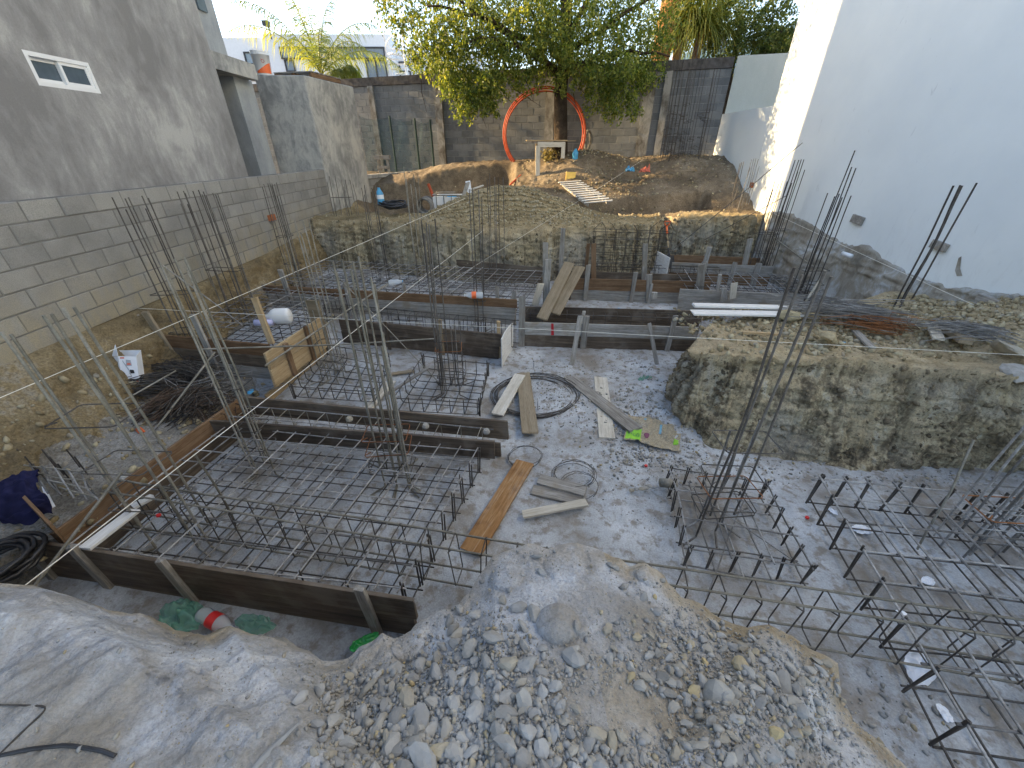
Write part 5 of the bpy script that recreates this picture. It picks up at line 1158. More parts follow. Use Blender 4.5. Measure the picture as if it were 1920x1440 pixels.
# grass clumps at the foot of the back wall
def grass(label,px,py,n,h,spread,seed,mat='straw',kind=None,name='grass_clump'):
    rr=random.Random(seed); c=on_yard(px,py); t_=thing(name,label,'grass',c,'grass clumps along the back wall'); vs=[];fs=[];rv=[]
    for k in range(n):
        a=rr.uniform(0,6.28); q=Vector((rr.gauss(0,spread),rr.gauss(0,spread*.5),-.05)); hh=h*rr.uniform(.5,1.2); d=Vector((math.cos(a)*.4*rr.random(),math.sin(a)*.4*rr.random(),1)); s_=Vector((-math.sin(a),math.cos(a),0))*.007; p=c+q; v=d.normalized()*(hh/4); n0=len(vs); qv=rr.random()
        for i in range(5): w_=1-i/4.5; vs+=[p-s_*w_,p+s_*w_]; rv+=[qv,qv]; p=p+v; v=(v.normalized()+Vector((math.cos(a)*.22,math.sin(a)*.22,-.12))).normalized()*(hh/4)
        fs+=[(n0+2*i,n0+2*i+2,n0+2*i+3,n0+2*i+1) for i in range(4)]
    me=bpy.data.meshes.new('blades'); me.from_pydata([tuple(v) for v in vs],[],fs); at=me.attributes.new('rv','FLOAT','POINT'); at.data.foreach_set('value',rv); me.materials.append(MAT[mat]); link('blades',me,t_)
grass('tall feathery grass clump at the foot of the back wall, left of the orange coil',852,318,420,1.05,.25,4,'leaf')
grass('shorter grass tuft right of the tall grass clump at the back wall',905,316,260,.55,.22,5,'leaf')
grass('dry straw-coloured grass hanging on the edge below the tall clump',868,328,300,.38,.4,6)
grass('small green weed between the grass and the orange coil',940,312,120,.4,.12,7,'leaf2')
# ================= YARD THINGS =================
# orange coil
r=thing('pipe_coil','big loose coil of orange plastic pipe leaning against the back wall round the tree trunk','pipe coil',PY(1022,300,14.6))
cy=14.45; cc=PY(1021,252,cy); RX=PY(1096,252,cy).x-cc.x
for k,(dr,a0,a1,dy_) in enumerate(((0,-1.15,4.35,0),(.06,-.75,4.5,.07),(-.05,-1.3,4.3,.13))):
    mb=MB(); mb.tube([(cc.x+(RX+dr*.7)*math.cos(a),cy+dy_+.10*math.sin(a),cc.z+(RX+dr)*.93*math.sin(a)) for a in [a0+(a1-a0)*i/60 for i in range(61)]],.021,8); build(mb,'pipe_loop',MAT['orange'],r,True)
mb=MB(); pts=[(cc.x+(RX)*math.cos(4.35),cy,cc.z+RX*.93*math.sin(4.35)),PY(1000,318,14.0),PY(975,330,13.6),PY(958,345,13.3),PY(950,360,13.1)]; mb.tube(pts,.03,8); build(mb,'pipe_tail',MAT['orange'],r,True)
mb=MB(); mb.tube([PY(803,345,13.6),PY(812,368,13.5)],.045,8); tag(build(mb,'pipe_end',MAT['orange']),'short orange pipe end sticking up beside the white tank','pipe')
# work table
g=on_yard(1018,320); ty=13.75
r=thing('work_table','rough plank table against the tree trunk with a leaning board on top','table',(1.1,ty,2.5)); tz_=PY(1010,266,ty).z
x0_,x1_=PY(1008,266,ty).x,PY(1058,266,ty).x
board(r,(x0_-.35,ty-.15,tz_+.03),(x1_+.05,ty-.15,tz_+.03),.32,.03,'wd_yellow','top_board',up=(0,1,0)); board(r,(x0_-.05,ty+.2,tz_+.03),(x1_+.35,ty+.2,tz_+.03),.30,.03,'wd_mud','top_board',up=(0,1,0))
board(r,(x0_,ty-.3,tz_-.07),(x1_,ty-.3,tz_-.07),.13,.03,'wd_pale','apron'); board(r,(x0_,ty-.27,tz_-.1),(x0_+.02,ty-.27,tz_-1.0),.13,.08,'wd_pale','leg',up=(1,0,0)); board(r,(x1_-.05,ty-.27,tz_-.02),(x1_-.05,ty-.27,tz_-.42),.11,.05,'wd_pale','leg',up=(1,0,0)); board(r,(x0_,ty+.3,tz_-.05),(x0_,ty+.3,tz_-1.),.1,.08,'wd_mud','leg',up=(1,0,0))
# hanging plant under table
p=PY(1034,290,ty+.15); rs_=np.random.RandomState(8); t_=thing('potted_weeds','clump of yellowing weeds in a dark pot under the rough table','plant',(p.x,p.y,p.z-.25)); leaves('foliage',clump(p,.26,500,rs_),.09,'straw',t_,.3,.4,8); mb=MB(); mb.lathe([(.0,-.45),(.13,-.45),(.17,-.18),(.15,-.18),(.1,-.3)],14,Matrix.Translation(p)); build(mb,'pot',MAT['black'],t_,True)
# bottles
def bottle(label,loc,L,R_,rot,body='bottle',band=None,cap='blue',liquid=None,name='plastic_bottle',group='empty plastic bottles'):
    t_=thing(name,label,'bottle',loc,group); T=Matrix.Translation(loc)@rot.to_4x4(); mb=MB()
    mb.lathe([(0,.004),(R_*.7,0),(R_*.95,.02*L/.3),(R_,.05*L/.3),(R_*.93,L*.30),(R_,L*.34),(R_,L*.62),(R_*.92,L*.70),(R_*.45,L*.88),(R_*.34,L*.91),(R_*.34,L*.96)],20,T); build(mb,'body',MAT[body],t_,True)
    mb=MB(); mb.lathe([(0,L),(R_*.4,L),(R_*.4,L*.945),(R_*.3,L*.945)],14,T); build(mb,'cap',MAT[cap],t_)
    if band: mb=MB(); mb.lathe([(R_*1.015,L*.36),(R_*1.015,L*.60)],20,T); build(mb,'label',MAT[band],t_,True)
    return t_
RY=lambda a,b_=0,c=0: (Matrix.Rotation(c,3,'Z')@Matrix.Rotation(b_,3,'X')@Matrix.Rotation(a,3,'Y'))
bottle('clear bottle with an orange band lying on the wide back grid',PZ(906,553,.84),.33,.06,RY(-math.pi/2,0,.05),band='orange2',cap='film')
bottle('crumpled clear water bottle with a blue base on the back grid near the pale pole',PZ(728,530,.86),.27,.05,RY(math.pi/2,0,.35),band=None,cap='blue')
o_=PZ(412,1168,.09); bottle('large clear soda bottle with a red label in the trench beside the green bag',PZ(375,1150,.08),.33,.055,RY(math.pi/2,0,-.35),band='redcap',cap='film')
g=on_yard(712,382); bottle('blue water jug standing beside the plastered column base',Vector((PY(715,385,11.7).x,11.7,PY(715,384,11.7).z)),.42,.10,RY(0),body='blue',band='card',cap='blue')
p=PY(1078,300,13.6); bottle('teal bottle standing on the soil by the tree trunk',p,.30,.085,RY(0),body='blue',cap='blue')
# white jug
def jug(label,loc,rot):
    t_=thing('jug',label,'jug',loc); T=Matrix.Translation(loc)@rot.to_4x4()@Matrix.Diagonal((1,.8,1,1)); mb=MB(); mb.lathe([(0,0),(.09,0),(.115,.02),(.12,.06),(.12,.21),(.10,.26),(.05,.31),(.032,.325),(.032,.36),(0,.36)],22,T); build(mb,'body',MAT['pvc'],t_,True)
    mb=MB(); mb.tube([T@Vector(q) for q in ((.0,.06,.30),(.0,.15,.27),(.0,.155,.18),(.0,.12,.13))],.014,8); build(mb,'handle',MAT['pvc'],t_,True)
jug('white plastic jug lying on the small left grid',PZ(545,592,.86),RY(-math.pi/2,0,.1))
p=PZ(478,605,.80); t_=thing('paper_tube','small lilac paper roll lying next to the white jug','paper roll',p); mb=MB(); mb.tube([p,PZ(512,604,.80)],.045,14); build(mb,'roll',plain('lilac_paper',(.55,.55,.8),.7),t_,True)
# glasses on foundation: white small tubes
p=PX(1580,475,6.0); t_=thing('paper_tube','small white tube on the ledge of the white wall foundation','tube',p); mb=MB(); mb.tube([p,p+Vector((0,-.22,-.0))],.035,10); build(mb,'roll',MAT['card'],t_,True)
# low shade net with posts in front of back wall left
r=thing('net_fence','dark green posts with sagging shade net in front of the left back wall','fence',(-4,16.3,2.2))
PN=[(672,215,345),(730,217,325),(777,222,320),(806,224,316)]; tops=[]
for k,(px,y0_,y1_) in enumerate(PN):
    yy_=16.6; a=PY(px,y0_,yy_); tops.append(a)
    if k: mb=MB(); mb.tube([a+Vector((.0,0,-2.4)),a],.035,8); build(mb,'post',MAT['green'],r)
for k in range(3):
    a,b_=tops[k],tops[k+1]; P=np.zeros((14,14,3))
    for i in range(14):
        for j in range(14):
            t_=j/13; s_=i/13; q=lerp(a,b_,t_)-Vector((0,0,.03+.10*math.sin(math.pi*t_)*(1-s_)+2.1*s_)); q.y+=.05*math.sin(7*t_+s_*4); P[i,j]=q
    gridmesh('net',P,MAT['net'],parent=r)
# block stool
p=PY(718,300,15.6); r=thing('work_stool','small grey wooden stool standing behind the short block wall','stool',(p.x,15.6,p.z-.35)); z0=PY(718,322,15.6).z; z1=PY(718,295,15.6).z; w_=.42
board(r,(p.x-w_/2-.05,15.6,z1),(p.x+w_/2+.05,15.6,z1),.12,.2,'wd_grey','seat'); board(r,(p.x-w_/2,15.55,(z0+z1)/2-.08),(p.x+w_/2,15.55,(z0+z1)/2-.08),.09,.04,'wd_grey','rail')
for s_ in (-1,1): board(r,(p.x+s_*w_*.36,15.6,z0-.3),(p.x+s_*w_*.36,15.6,z1-.08),.08,.06,'wd_grey','leg',up=(1,0,0))
# ladder
r=thing('plank_ladder','pale wooden ladder lying across the footing trench in the yard','ladder',PY(1095,360,12.2))
A0=PZ(1050,344,2.02); A1=PZ(1108,384,1.70); B0=PZ(1082,344,2.02); B1=PZ(1140,382,1.70)
A0=PY(1052,345,12.9); A1=PY(1103,385,11.4); B0=PY(1080,342,12.9); B1=PY(1140,380,11.4)
board(r,A0,A1,.07,.04,'wd_grey','rail'); board(r,B0,B1,.07,.04,'wd_grey','rail')
for k in range(11):
    t_=.02+k*.096; a=lerp(A0,A1,t_)+Vector((-.10,0,.05)); b_=lerp(B0,B1,t_)+Vector((.12,random.uniform(-.05,.05),.05)); board(r,a,b_,.075,.025,'wd_white','rung',up=(0,1,0))
p=PY(1069,335,13.0); r=thing('foam_block','yellow foam rectangle standing at the top of the plank ladder','block',p-Vector((0,0,.15))); board(r,p+Vector((0,0,-.16)),p+Vector((.02,.05,.17)),.28,.05,'wd_yellow' if False else 'yellow','slab',up=(1,0,0))
# board scrap in trench
p=PY(1315,380,12.15); r=thing('scrap_board','small upright board scrap in the footing trench','board',p); board(r,p+Vector((0,0,-.2)),p+Vector((0,0,.16)),.28,.02,'wd_mud','piece',up=(1,0,0))
# IBC tank
r=thing('water_tank','open white plastic water tank in a grey tube cage half hidden by the rubble heap','tank',(-1.9,13.3,1.2))
tx0,tx1=PY(812,370,13.2).x,PY(895,370,13.2).x; tz1=PY(850,366,13.2).z; ty0,ty1=13.2,14.2; 
mb=MB(); cxx=(tx0+tx1)/2; W=tx1-tx0; 
for (x,y,a,b_) in ((cxx,ty0,W,.03),(cxx,ty1,W,.03),(tx0,(ty0+ty1)/2,.03,ty1-ty0),(tx1,(ty0+ty1)/2,.03,ty1-ty0)): mb.box((x,y,tz1-.45),(a-.031,b_,.8) if a>b_ else (a,b_,.8))
mb.box((cxx,(ty0+ty1)/2,tz1-.3),(W-.05,ty1-ty0-.05,.02)); build(mb,'tub',MAT['pvc'],r)
mb=MB(); c_=.12
ringp=[(tx0+c_,ty0-.03),(tx1-c_,ty0-.03),(tx1+.02,ty0+c_),(tx1+.02,ty1-c_),(tx1-c_,ty1+.03),(tx0+c_,ty1+.03),(tx0-.02,ty1-c_),(tx0-.02,ty0+c_)]
mb.tube([(x,y,tz1) for x,y in ringp],.02,7,closed=True); mb.tube([(x,y,tz1-.35) for x,y in ringp],.016,7,closed=True); build(mb,'cage_rail',MAT['steelpale'],r,True)
for k in range(6): x=tx0+.1+(W-.2)*k/5; mb=MB(); mb.tube([(x,ty0-.03,tz1-.8),(x,ty0-.03,tz1)],.012,6); build(mb,'cage_post',MAT['steelpale'],r)
def crumple(name,label,cat,c,sx,sy,sz,mat,seed,n=14,rot=0,group=None,flatb=True):
    """crumpled sheet or bag: folded grid"""
    rs_=np.random.RandomState(seed); P=np.zeros((n,n*2,3)); u,v=np.meshgrid(np.linspace(-1,1,n*2),np.linspace(-1,1,n))
    q=np.stack([u.ravel(),v.ravel(),np.full(u.size,seed*3.7)],-1); z=.8*np.abs(fbm(q,1.7,3,seed))+.55*np.abs(fbm(q,4.2,3,seed+1)); ex=fbm(q,1.3,2,seed+2)*.25
    x=u.ravel()*(1+ex)*(1-.25*v.ravel()**2); y=v.ravel()*(1+ex*.7)*(1-.25*u.ravel()**2); zz=z*(1-.5*np.maximum(np.abs(u),np.abs(v)).ravel()**3)
    ca,sa=math.cos(rot),math.sin(rot); X_=x*sx; Y_=y*sy; P=np.stack([X_*ca-Y_*sa+c[0],X_*sa+Y_*ca+c[1],zz*sz+c[2]],-1).reshape(n,n*2,3)
    o=gridmesh(name,P,MAT[mat],smooth=False); return tag(o,label,cat,group)
p=Vector((PY(838,362,13.5).x,13.5,tz1-.12)); bottle('light blue jug floating in the white tank',p,.34,.10,RY(math.pi/2,0,.2),body='blue',cap='card')
p=Vector((PY(858,362,13.5).x,13.45,tz1-.16)); bottle('white bottle lying in the white tank beside the blue jug',p,.26,.08,RY(math.pi/2,0,.4),body='pvc',cap='card')
# concrete tube beside tank
p=PY(795,380,12.9); r=thing('concrete_tube','dark grey drum lying between the block wall and the white tank','drum',p); mb=MB(); T=Matrix.Translation(p+Vector((0,.3,-.1)))@Matrix.Rotation(math.pi/2,4,'X'); mb.lathe([(.18,-.3),(.24,-.3),(.24,.35),(.18,.35),(.18,-.3)],22,T); build(mb,'shell',MAT['pillar'],r,True)
# cardboard and sheet on the heap
p=PY(878,352,11.6); r=thing('bent_sheet','bent pale metal sheet standing on top of the rubble heap','sheet',p); board(r,p+Vector((-.14,-.1,-.22)),p+Vector((.0,.05,.14)),.10,.01,'steelpale','leaf',up=(1,0,0)); board(r,p+Vector((.04,0,-.28)),p+Vector((-.01,.05,.16)),.13,.01,'card','leaf',up=(1,.1,0))
board(r,p+Vector((.05,0,-.05)),p+Vector((.40,.05,.05)),.10,.02,'wd_pale','plank',up=(0,1,.2))
# cable coil near column
def coil(label,c,Rr,n,rad,mat,tilt=.1,name='cable_coil',cat='coil',sq=.9,jit=.02,z_=.02,rx=None):
    rr=random.Random(int(c[0]*100)); t_=thing(name,label,cat,c); 
    for k in range(n):
        mb=MB(); cx=rr.uniform(-jit,jit)*2; cy_=rr.uniform(-jit,jit)*2; r_=Rr*rr.uniform(.9,1.06); ph=rr.uniform(0,6)
        pts=[(c[0]+cx+r_*math.cos(a),c[1]+cy_+r_*sq*math.sin(a),c[2]+z_*rr.uniform(.2,1)+.012*k+tilt*math.sin(a+ph)*.4) for a in [2*math.pi*i/40 for i in range(40)]]; mb.tube(pts,rad,5,closed=True); build(mb,'loop',MAT[mat],t_,True)
    return t_
c=PY(737,388,11.6); coil('black cable coil on the ground beside the blue water jug',c,.30,8,.022,'black',.1,sq=.7,jit=.04)
# black hose along yard
g0=[on_yard(x,y)+Vector((0,0,.03)) for x,y in ((1105,348),(1150,353),(1200,357),(1250,358),(1300,352),(1330,348))]
mb=MB(); mb.tube(g0,.032,8); tag(build(mb,'hose',MAT['black'],None,True),'thick black hose lying across the yard above the trench','hose')
# rubbish heap
for k,(px,py,sx,mat,lab) in enumerate(((1190,338,.28,'black','black rubbish bag spread under the litter in the yard'),(1180,325,.14,'blue','teal litter bag on the black rubbish bag'),(1192,333,.16,'card','white crumpled litter on the black rubbish bag'),(1208,326,.15,'inkred','red crumpled litter bag right of the black rubbish bag'),(1200,342,.12,'film','clear crumpled film in front of the red litter'),(1165,342,.10,'card','small pale litter scrap left of the black rubbish bag'),(1255,344,.2,'film','flat film litter on the soil right of the rubbish'),(1165,337,.08,'inkred','small red litter scrap left of the black rubbish bag'))):
    g=on_yard(px,py); crumple('litter',lab,'litter',g+Vector((0,0,.03)),sx,sx*.7,.20 if k<5 else .06,mat,20+k,group='litter in the back yard')
g=on_yard(1183,320); 
# shovel
r=thing('shovel','shovel with orange grip and black blade standing against the cut earth','shovel',PY(1256,500,8.9)); 
a=PY(1250,425,9.35); b_=PY(1253,465,9.2); c_=PY(1255,478,9.1); e=PY(1257,500,9.0)
mb=MB(); mb.tube([a,b_],.018,8); build(mb,'handle',MAT['wd_yellow'],r); mb=MB(); mb.tube([b_,c_],.022,8); build(mb,'socket',MAT['black'],r)
mb=MB(); up_=Vector((0,0,1)); mb.tube([a,a+Vector((-.05,0,.05)),a+Vector((-.06,0,.11)),a+Vector((.06,0,.11)),a+Vector((.05,0,.05)),a],.014,7); mb.tube([a+Vector((0,0,.0)),lerp(a,b_,.35)],.022,8); build(mb,'grip',MAT['orange2'],r,True)
P=np.zeros((10,9,3))
for i in range(10):
    for j in range(9):
        t_=i/9; s_=(j/8-.5)*2; w__=.105*(1-.15*t_**3); P[i,j]=lerp(c_,e,t_*1.15)+Vector((s_*w__,-.03*(1-s_*s_)*1.2,0))
gridmesh('blade',P,MAT['black'],parent=r)
# hanging cable on the wall
r=thing('wire_bundle','tangle of grey wire hanging on the back wall right of the orange coil','wire',PY(1101,262,14.9)); c=PY(1101,263,14.95)
for k in range(7): mb=MB(); q=random.uniform(.08,.14); mb.tube([(c.x+random.uniform(-.03,.03)+q*math.cos(a),14.95+.02*k-.1,c.z+.27*math.sin(a)) for a in [2*math.pi*i/24 for i in range(24)]],.012,5,closed=True); build(mb,'strand',MAT['steelpale'],r,True)

# ================= ROCKS, GRAVEL =================
def rock_tpl(seed,sub=2,planes=13):
    import bmesh
    bm=bmesh.new(); bmesh.ops.create_icosphere(bm,subdivisions=sub,radius=1.); rs_=np.random.RandomState(seed)
    n=rs_.normal(size=(planes,3)); n/=np.linalg.norm(n,axis=1)[:,None]; d=rs_.uniform(.55,.95,planes)
    V=np.array([v.co[:] for v in bm.verts]); V/=np.linalg.norm(V,axis=1)[:,None]
    k=V@n.T; r_=np.where(k>.05,d/np.maximum(k,.05),9).min(1); r_=np.minimum(r_,1.25); V=V*r_[:,None]*np.array([1,rs_.uniform(.65,.95),rs_.uniform(.45,.75)])
    V+=fbm(V,2.5,2,seed)[:,None]*.03*V
    F=np.array([[v.index for v in f.verts] for f in bm.faces]); bm.free(); return V,F
TP2=[rock_tpl(100+k,2) for k in range(12)]; TP1=[rock_tpl(200+k,1,9) for k in range(10)]; TP0=[rock_tpl(300+k,1,7) for k in range(3)]
def rock_stuff(name,pts,rad,mat,seed,tpl=TP1,parent=None,label=None):
    rs_=np.random.RandomState(seed); pts=np.asarray(pts,float); n=len(pts); Vs=[];Fs=[];rv=[]; off=0; ks=rs_.randint(0,len(tpl),n)
    for k in range(len(tpl)):
        ix=np.where(ks==k)[0]
        if not len(ix): continue
        V,F=tpl[k]; m=len(ix); q=rs_.normal(size=(m,4)); q/=np.linalg.norm(q,axis=1)[:,None]; w_,x,y,z=q.T
        M=np.stack([np.stack([1-2*(y*y+z*z),2*(x*y-z*w_),2*(x*z+y*w_)],-1),np.stack([2*(x*y+z*w_),1-2*(x*x+z*z),2*(y*z-x*w_)],-1),np.stack([2*(x*z-y*w_),2*(y*z+x*w_),1-2*(x*x+y*y)],-1)],1)
        v=np.einsum('mij,vj->mvi',M,V)*rad[ix][:,None,None]+pts[ix][:,None,:]
        Vs.append(v.reshape(-1,3)); Fs.append((F[None]+(np.arange(m)*len(V))[:,None,None]+off).reshape(-1,3)); off+=m*len(V); rv.append(np.repeat(rs_.rand(m),len(V)))
    V=np.concatenate(Vs);F=np.concatenate(Fs)
    me=bpy.data.meshes.new(name); me.vertices.add(len(V)); me.vertices.foreach_set('co',V.reshape(-1).astype(np.float32)); me.loops.add(F.size); me.loops.foreach_set('vertex_index',F.reshape(-1).astype(np.int32)); me.polygons.add(len(F))
    me.polygons.foreach_set('loop_start',np.arange(0,F.size,3,dtype=np.int32)); me.polygons.foreach_set('loop_total',np.full(len(F),3,np.int32)); me.update(calc_edges=True)
    at=me.attributes.new('rv','FLOAT','POINT'); at.data.foreach_set('value',np.concatenate(rv).astype(np.float32)); me.materials.append(MAT[mat]); o=link(name,me,parent); return tag(o,label,None,None,'stuff')
# foreground rubble: where it lies follows the photograph's drifts
def dens(px,py):
    d=.10
    if px>560: d=.13
    g=lambda cx,cy,sx,sy: math.exp(-((px-cx)/sx)**2-((py-cy)/sy)**2)
    d+=1.5*g(760,1340,150,95)+1.5*g(880,1430,230,60)+.8*g(940,1230,80,60)+.9*g(1000,1390,120,70)+1.0*g(1330,1270,150,80)+.8*g(1450,1330,110,90)+.7*g(1280,1190,90,40)+.6*g(1250,1410,150,50)+.5*g(1120,1270,90,40)
    d-=.9*g(1170,1330,80,60)+.8*g(1040,1170,50,35)+.3*g(1050,1110,90,40)+.5*g(700,1230,60,30)
    if px<640 and py<1260: d*=.15
    if px<600: d=.05+ .25*max(0,(px-560)/40)
    if px<560: d=.018
    return max(0,d)
big=[];rest=[]; rr=random.Random(3)
tries=0
while tries<60000:
    tries+=1; px=rr.uniform(-60,1760); py=rr.uniform(1030,1500)
    if rr.random()>dens(px,py)/1.9: continue
    p=on_near(px,py)
    if p is None: continue
    nn=nz(p.x,p.y)
    if nn is None or abs(nn-p.z)>.03: continue
    u=rr.random(); sz=.0045*(1-u*.965)**(-.62); sz=min(sz,.034); sz*=(1 if px<1050 else .78)
    if px<560: sz*=.6
    rest.append((p.x,p.y,p.z+sz*.34,sz))
    if len(rest)>15000: break
rest.sort(key=lambda q:-q[3]/max(.5,math.dist(q[:3],(0,0,3))))
# avoid heavy overlap between the large ones
BIGN=280; chosen=[]; left=[]
for q in rest:
    if len(chosen)<BIGN and all((q[0]-c[0])**2+(q[1]-c[1])**2>(q[3]*.75+c[3]*.75)**2 for c in chosen): chosen.append(q)
    elif q[3]<.022: left.append(q)
hero=[(1002,1148,.036),(692,1290,.034),(745,1345,.036),(860,1190,.028),(1075,1235,.052),(985,1320,.036),(1120,1380,.034),(1300,1300,.034),(1470,1285,.036),(1125,1440,.036),(955,1340,.032),(785,1365,.045),(735,1400,.045),(1490,1320,.036),(1015,1075,.026),(1208,1120,.022),(1390,1250,.034),(1345,1310,.05),(800,1440,.05),(1240,1270,.03)]
for px,py,sz in hero:
    p=on_near(px,py)
    if p is not None: chosen.append((p.x,p.y,p.z+sz*.2,sz))
rmesh=[]
for k,(V,F) in enumerate(TP2):
    me=bpy.data.meshes.new('stone'); me.from_pydata([tuple(v) for v in V],[],[tuple(int(i) for i in f) for f in F]); me.materials.append(MAT['rock']); rmesh.append(me)
def stone_at(x,y,z,s_,label,group,name='stone',cat='stone',me=None,sc3=None):
    o=link(name,me or random.choice(rmesh),None,(x,y,z),rot=(random.uniform(-.5,.5),random.uniform(-.5,.5),random.uniform(0,6.28)),scale=(s_*random.uniform(.9,1.3),s_,s_*random.uniform(.8,1.05)) if sc3 is None else sc3); return tag(o,label,cat,group)
def zone(x,y):
    if y>.95: return 'near the crest of the foreground mound'
    if x<-.30: return 'in the coarse drift at the lower left of the foreground mound'
    if x>.62: return 'on the right shoulder of the foreground mound'
    if y<.55: return 'in the lowest middle part of the foreground mound'
    return 'on the dusty middle of the foreground mound'
def size(s_): return 'fist-sized' if s_>.04 else ('medium' if s_>.024 else 'small')
for x,y,z,s_ in chosen[:-len(hero)]: stone_at(x,y,z,s_,size(s_)+' angular stone '+zone(x,y),'loose stones on the foreground mound')
HL=['pale square stone just left of the dusty boulder on the mound crest','ochre stone at the upper left edge of the coarse drift','long grey stone high in the coarse drift','flat pale stone left of the square stone','grey stone half bedded against the dusty boulder','upright yellowish stone in the middle of the mound','flat grey stone in the dusty lower middle','round stone at the foot of the right shoulder','smooth upright stone on the right shoulder','stone cut by the bottom edge right of middle','curved brown stone standing in the drift','broad pale stone low in the coarse drift','broad grey stone at the lower left of the drift','egg-shaped grey stone low on the right shoulder','yellow-topped stone alone near the crest','lone pale stone on the brown rim','flat stone near the brown right rim','wide flat grey stone below the right shoulder','wide stone at the bottom edge left of middle','flat slab in the dusty hollow of the mound']
for k,(x,y,z,s_) in enumerate(chosen[-len(hero):]): stone_at(x,y,z,s_,HL[k%len(HL)],'loose stones on the foreground mound')
L_=np.array(left); rock_stuff('gravel',L_[:,:3],L_[:,3],'rock',1)
p=on_near(505,1410)
if p: tag(link('stick_stone',rmesh[3],None,tuple(p),rot=(0,.1,.95),scale=(.075,.017,.014)),'long pale yellowish stone lying by itself at the bottom left of the rubble','stone')
# fine grit everywhere on the near ground
G=[]; 
for k in range(9000):
    px=rr.uniform(300,1750)*1.; py=rr.uniform(1020,1460); p=on_near(px,py)
    if p is None or nz(p.x,p.y) is None: continue
    G.append((p.x,p.y,p.z,rr.uniform(.0012,.004)))
G=np.array(G); rock_stuff('grit',G[:,:3],G[:,3],'rock',2,TP0)
# gravel on the pit floor
G=[]
def patch(n,cx,cy,sx,sy,s0,s1):
    for k in range(n):
        px=rr.gauss(cx,sx); py=rr.gauss(cy,sy); p=PZ(px,py,0); 
        if not(-4<p.x<6 and .8<p.y<10): continue
        z=fz(p.x,p.y)
        if z>.1: continue
        s_=s0+(s1-s0)*rr.random()**3; G.append((p.x,p.y,z+s_*.2,s_))
patch(1100,1190,790,50,42,.006,.035); patch(900,1050,740,45,35,.005,.022); patch(700,1230,850,60,25,.005,.028); patch(350,1400,870,110,14,.005,.024); patch(350,1700,900,120,10,.005,.024)
patch(500,1150,690,100,14,.005,.02); patch(600,590,685,40,28,.006,.03); patch(200,470,830,50,20,.006,.025); patch(160,900,960,250,110,.003,.008); patch(180,1450,1100,180,120,.003,.010); patch(350,420,1010,200,80,.003,.01); patch(300,1200,900,90,60,.004,.014); patch(200,1600,1370,110,60,.005,.03)
G=np.array(G); rock_stuff('floor_gravel',G[:,:3],G[:,3],'rock',3)
# yellow rubble heap in the yard + rubble on the earth block and bank
G=[]
for k in range(9000):
    px=rr.gauss(980,130); py=rr.gauss(392,24)
    if py>424 or py<345: continue
    z=2.0; y=11.2
    x=_ray(px,py)[0]; 
    # march on the yard cloud
    p=None
    for yy_ in np.arange(9.4,14,.12):
        q=PY(px,py,yy_)
        if q.z<1.45+ .0*0 : 
            break
        gz=1.52+.60*math.exp(-((q.x+.35)/1.25)**2-((q.y-11.3)/.75)**2)+.30*math.exp(-((q.x-1.)/1.1)**2-((q.y-11.2)/.6)**2)+.15*math.exp(-((q.x+1.4)/.8)**2-((q.y-11.)/.5)**2)
        if q.z<=gz: p=q; break
    if p is None: continue
    G.append((p.x,p.y,0,.010+.045*rr.random()**3.5))
G=np.array(G); 
for i in range(0,len(G)): G[i,2]=yz(G[i,0],G[i,1])+G[i,3]*.2
rock_stuff('rubble_heap',G[:,:3],G[:,3],'rubble',4)
_eb=EBZ.reshape(-1,3); G=[]
for k in range(3800):
    if k<1500: x,y=rr.gauss(4.1,.7),rr.gauss(4.8,.5)
    elif k<2900: x,y=rr.gauss(5.6,.4),rr.gauss(4.7,.45)
    else: x,y=rr.uniform(2.3,6),rr.uniform(4.,5.6)
    if x>6.15 or y>5.7 or y<3.8 or x<2.3: continue
    s_=.008+.05*rr.random()**(4 if k<1500 else 2.6); G.append((x,y,near_z(_eb,x,y)+s_*.2,s_))
G=np.array(G); rock_stuff('block_rubble',G[:,:3],G[:,3],'rubble',5)
G=[]
for k in range(1500):
    x=rr.uniform(-4.8,-3.45); y=rr.uniform(1.6,7.5); s_=.006+.05*rr.random()**4.5; G.append((x,y,bkz(x,y)+s_*.1,s_))
G=np.array(G); rock_stuff('bank_rubble',G[:,:3],G[:,3],'rubble',6)
G=[]
for k in range(2600):
    x=rr.uniform(-3,6.1); y=rr.uniform(10.8,14.3); s_=.008+.035*rr.random()**4; G.append((x,y,yz(x,y)+s_*.1,s_))
G=np.array(G); rock_stuff('yard_stones',G[:,:3],G[:,3],'rubble',7)
def embed(name,cloud,n,seed,s0=.008,s1=.05):
    rs_=np.random.RandomState(seed); ix=rs_.randint(0,len(cloud),n); p=cloud[ix]; sz=s0+(s1-s0)*rs_.rand(n)**5; rock_stuff(name,p,sz,'clod',seed)
embed('bedded_clods',EBF,2600,71); embed('bedded_clods',BGF,3200,72,.01,.06)
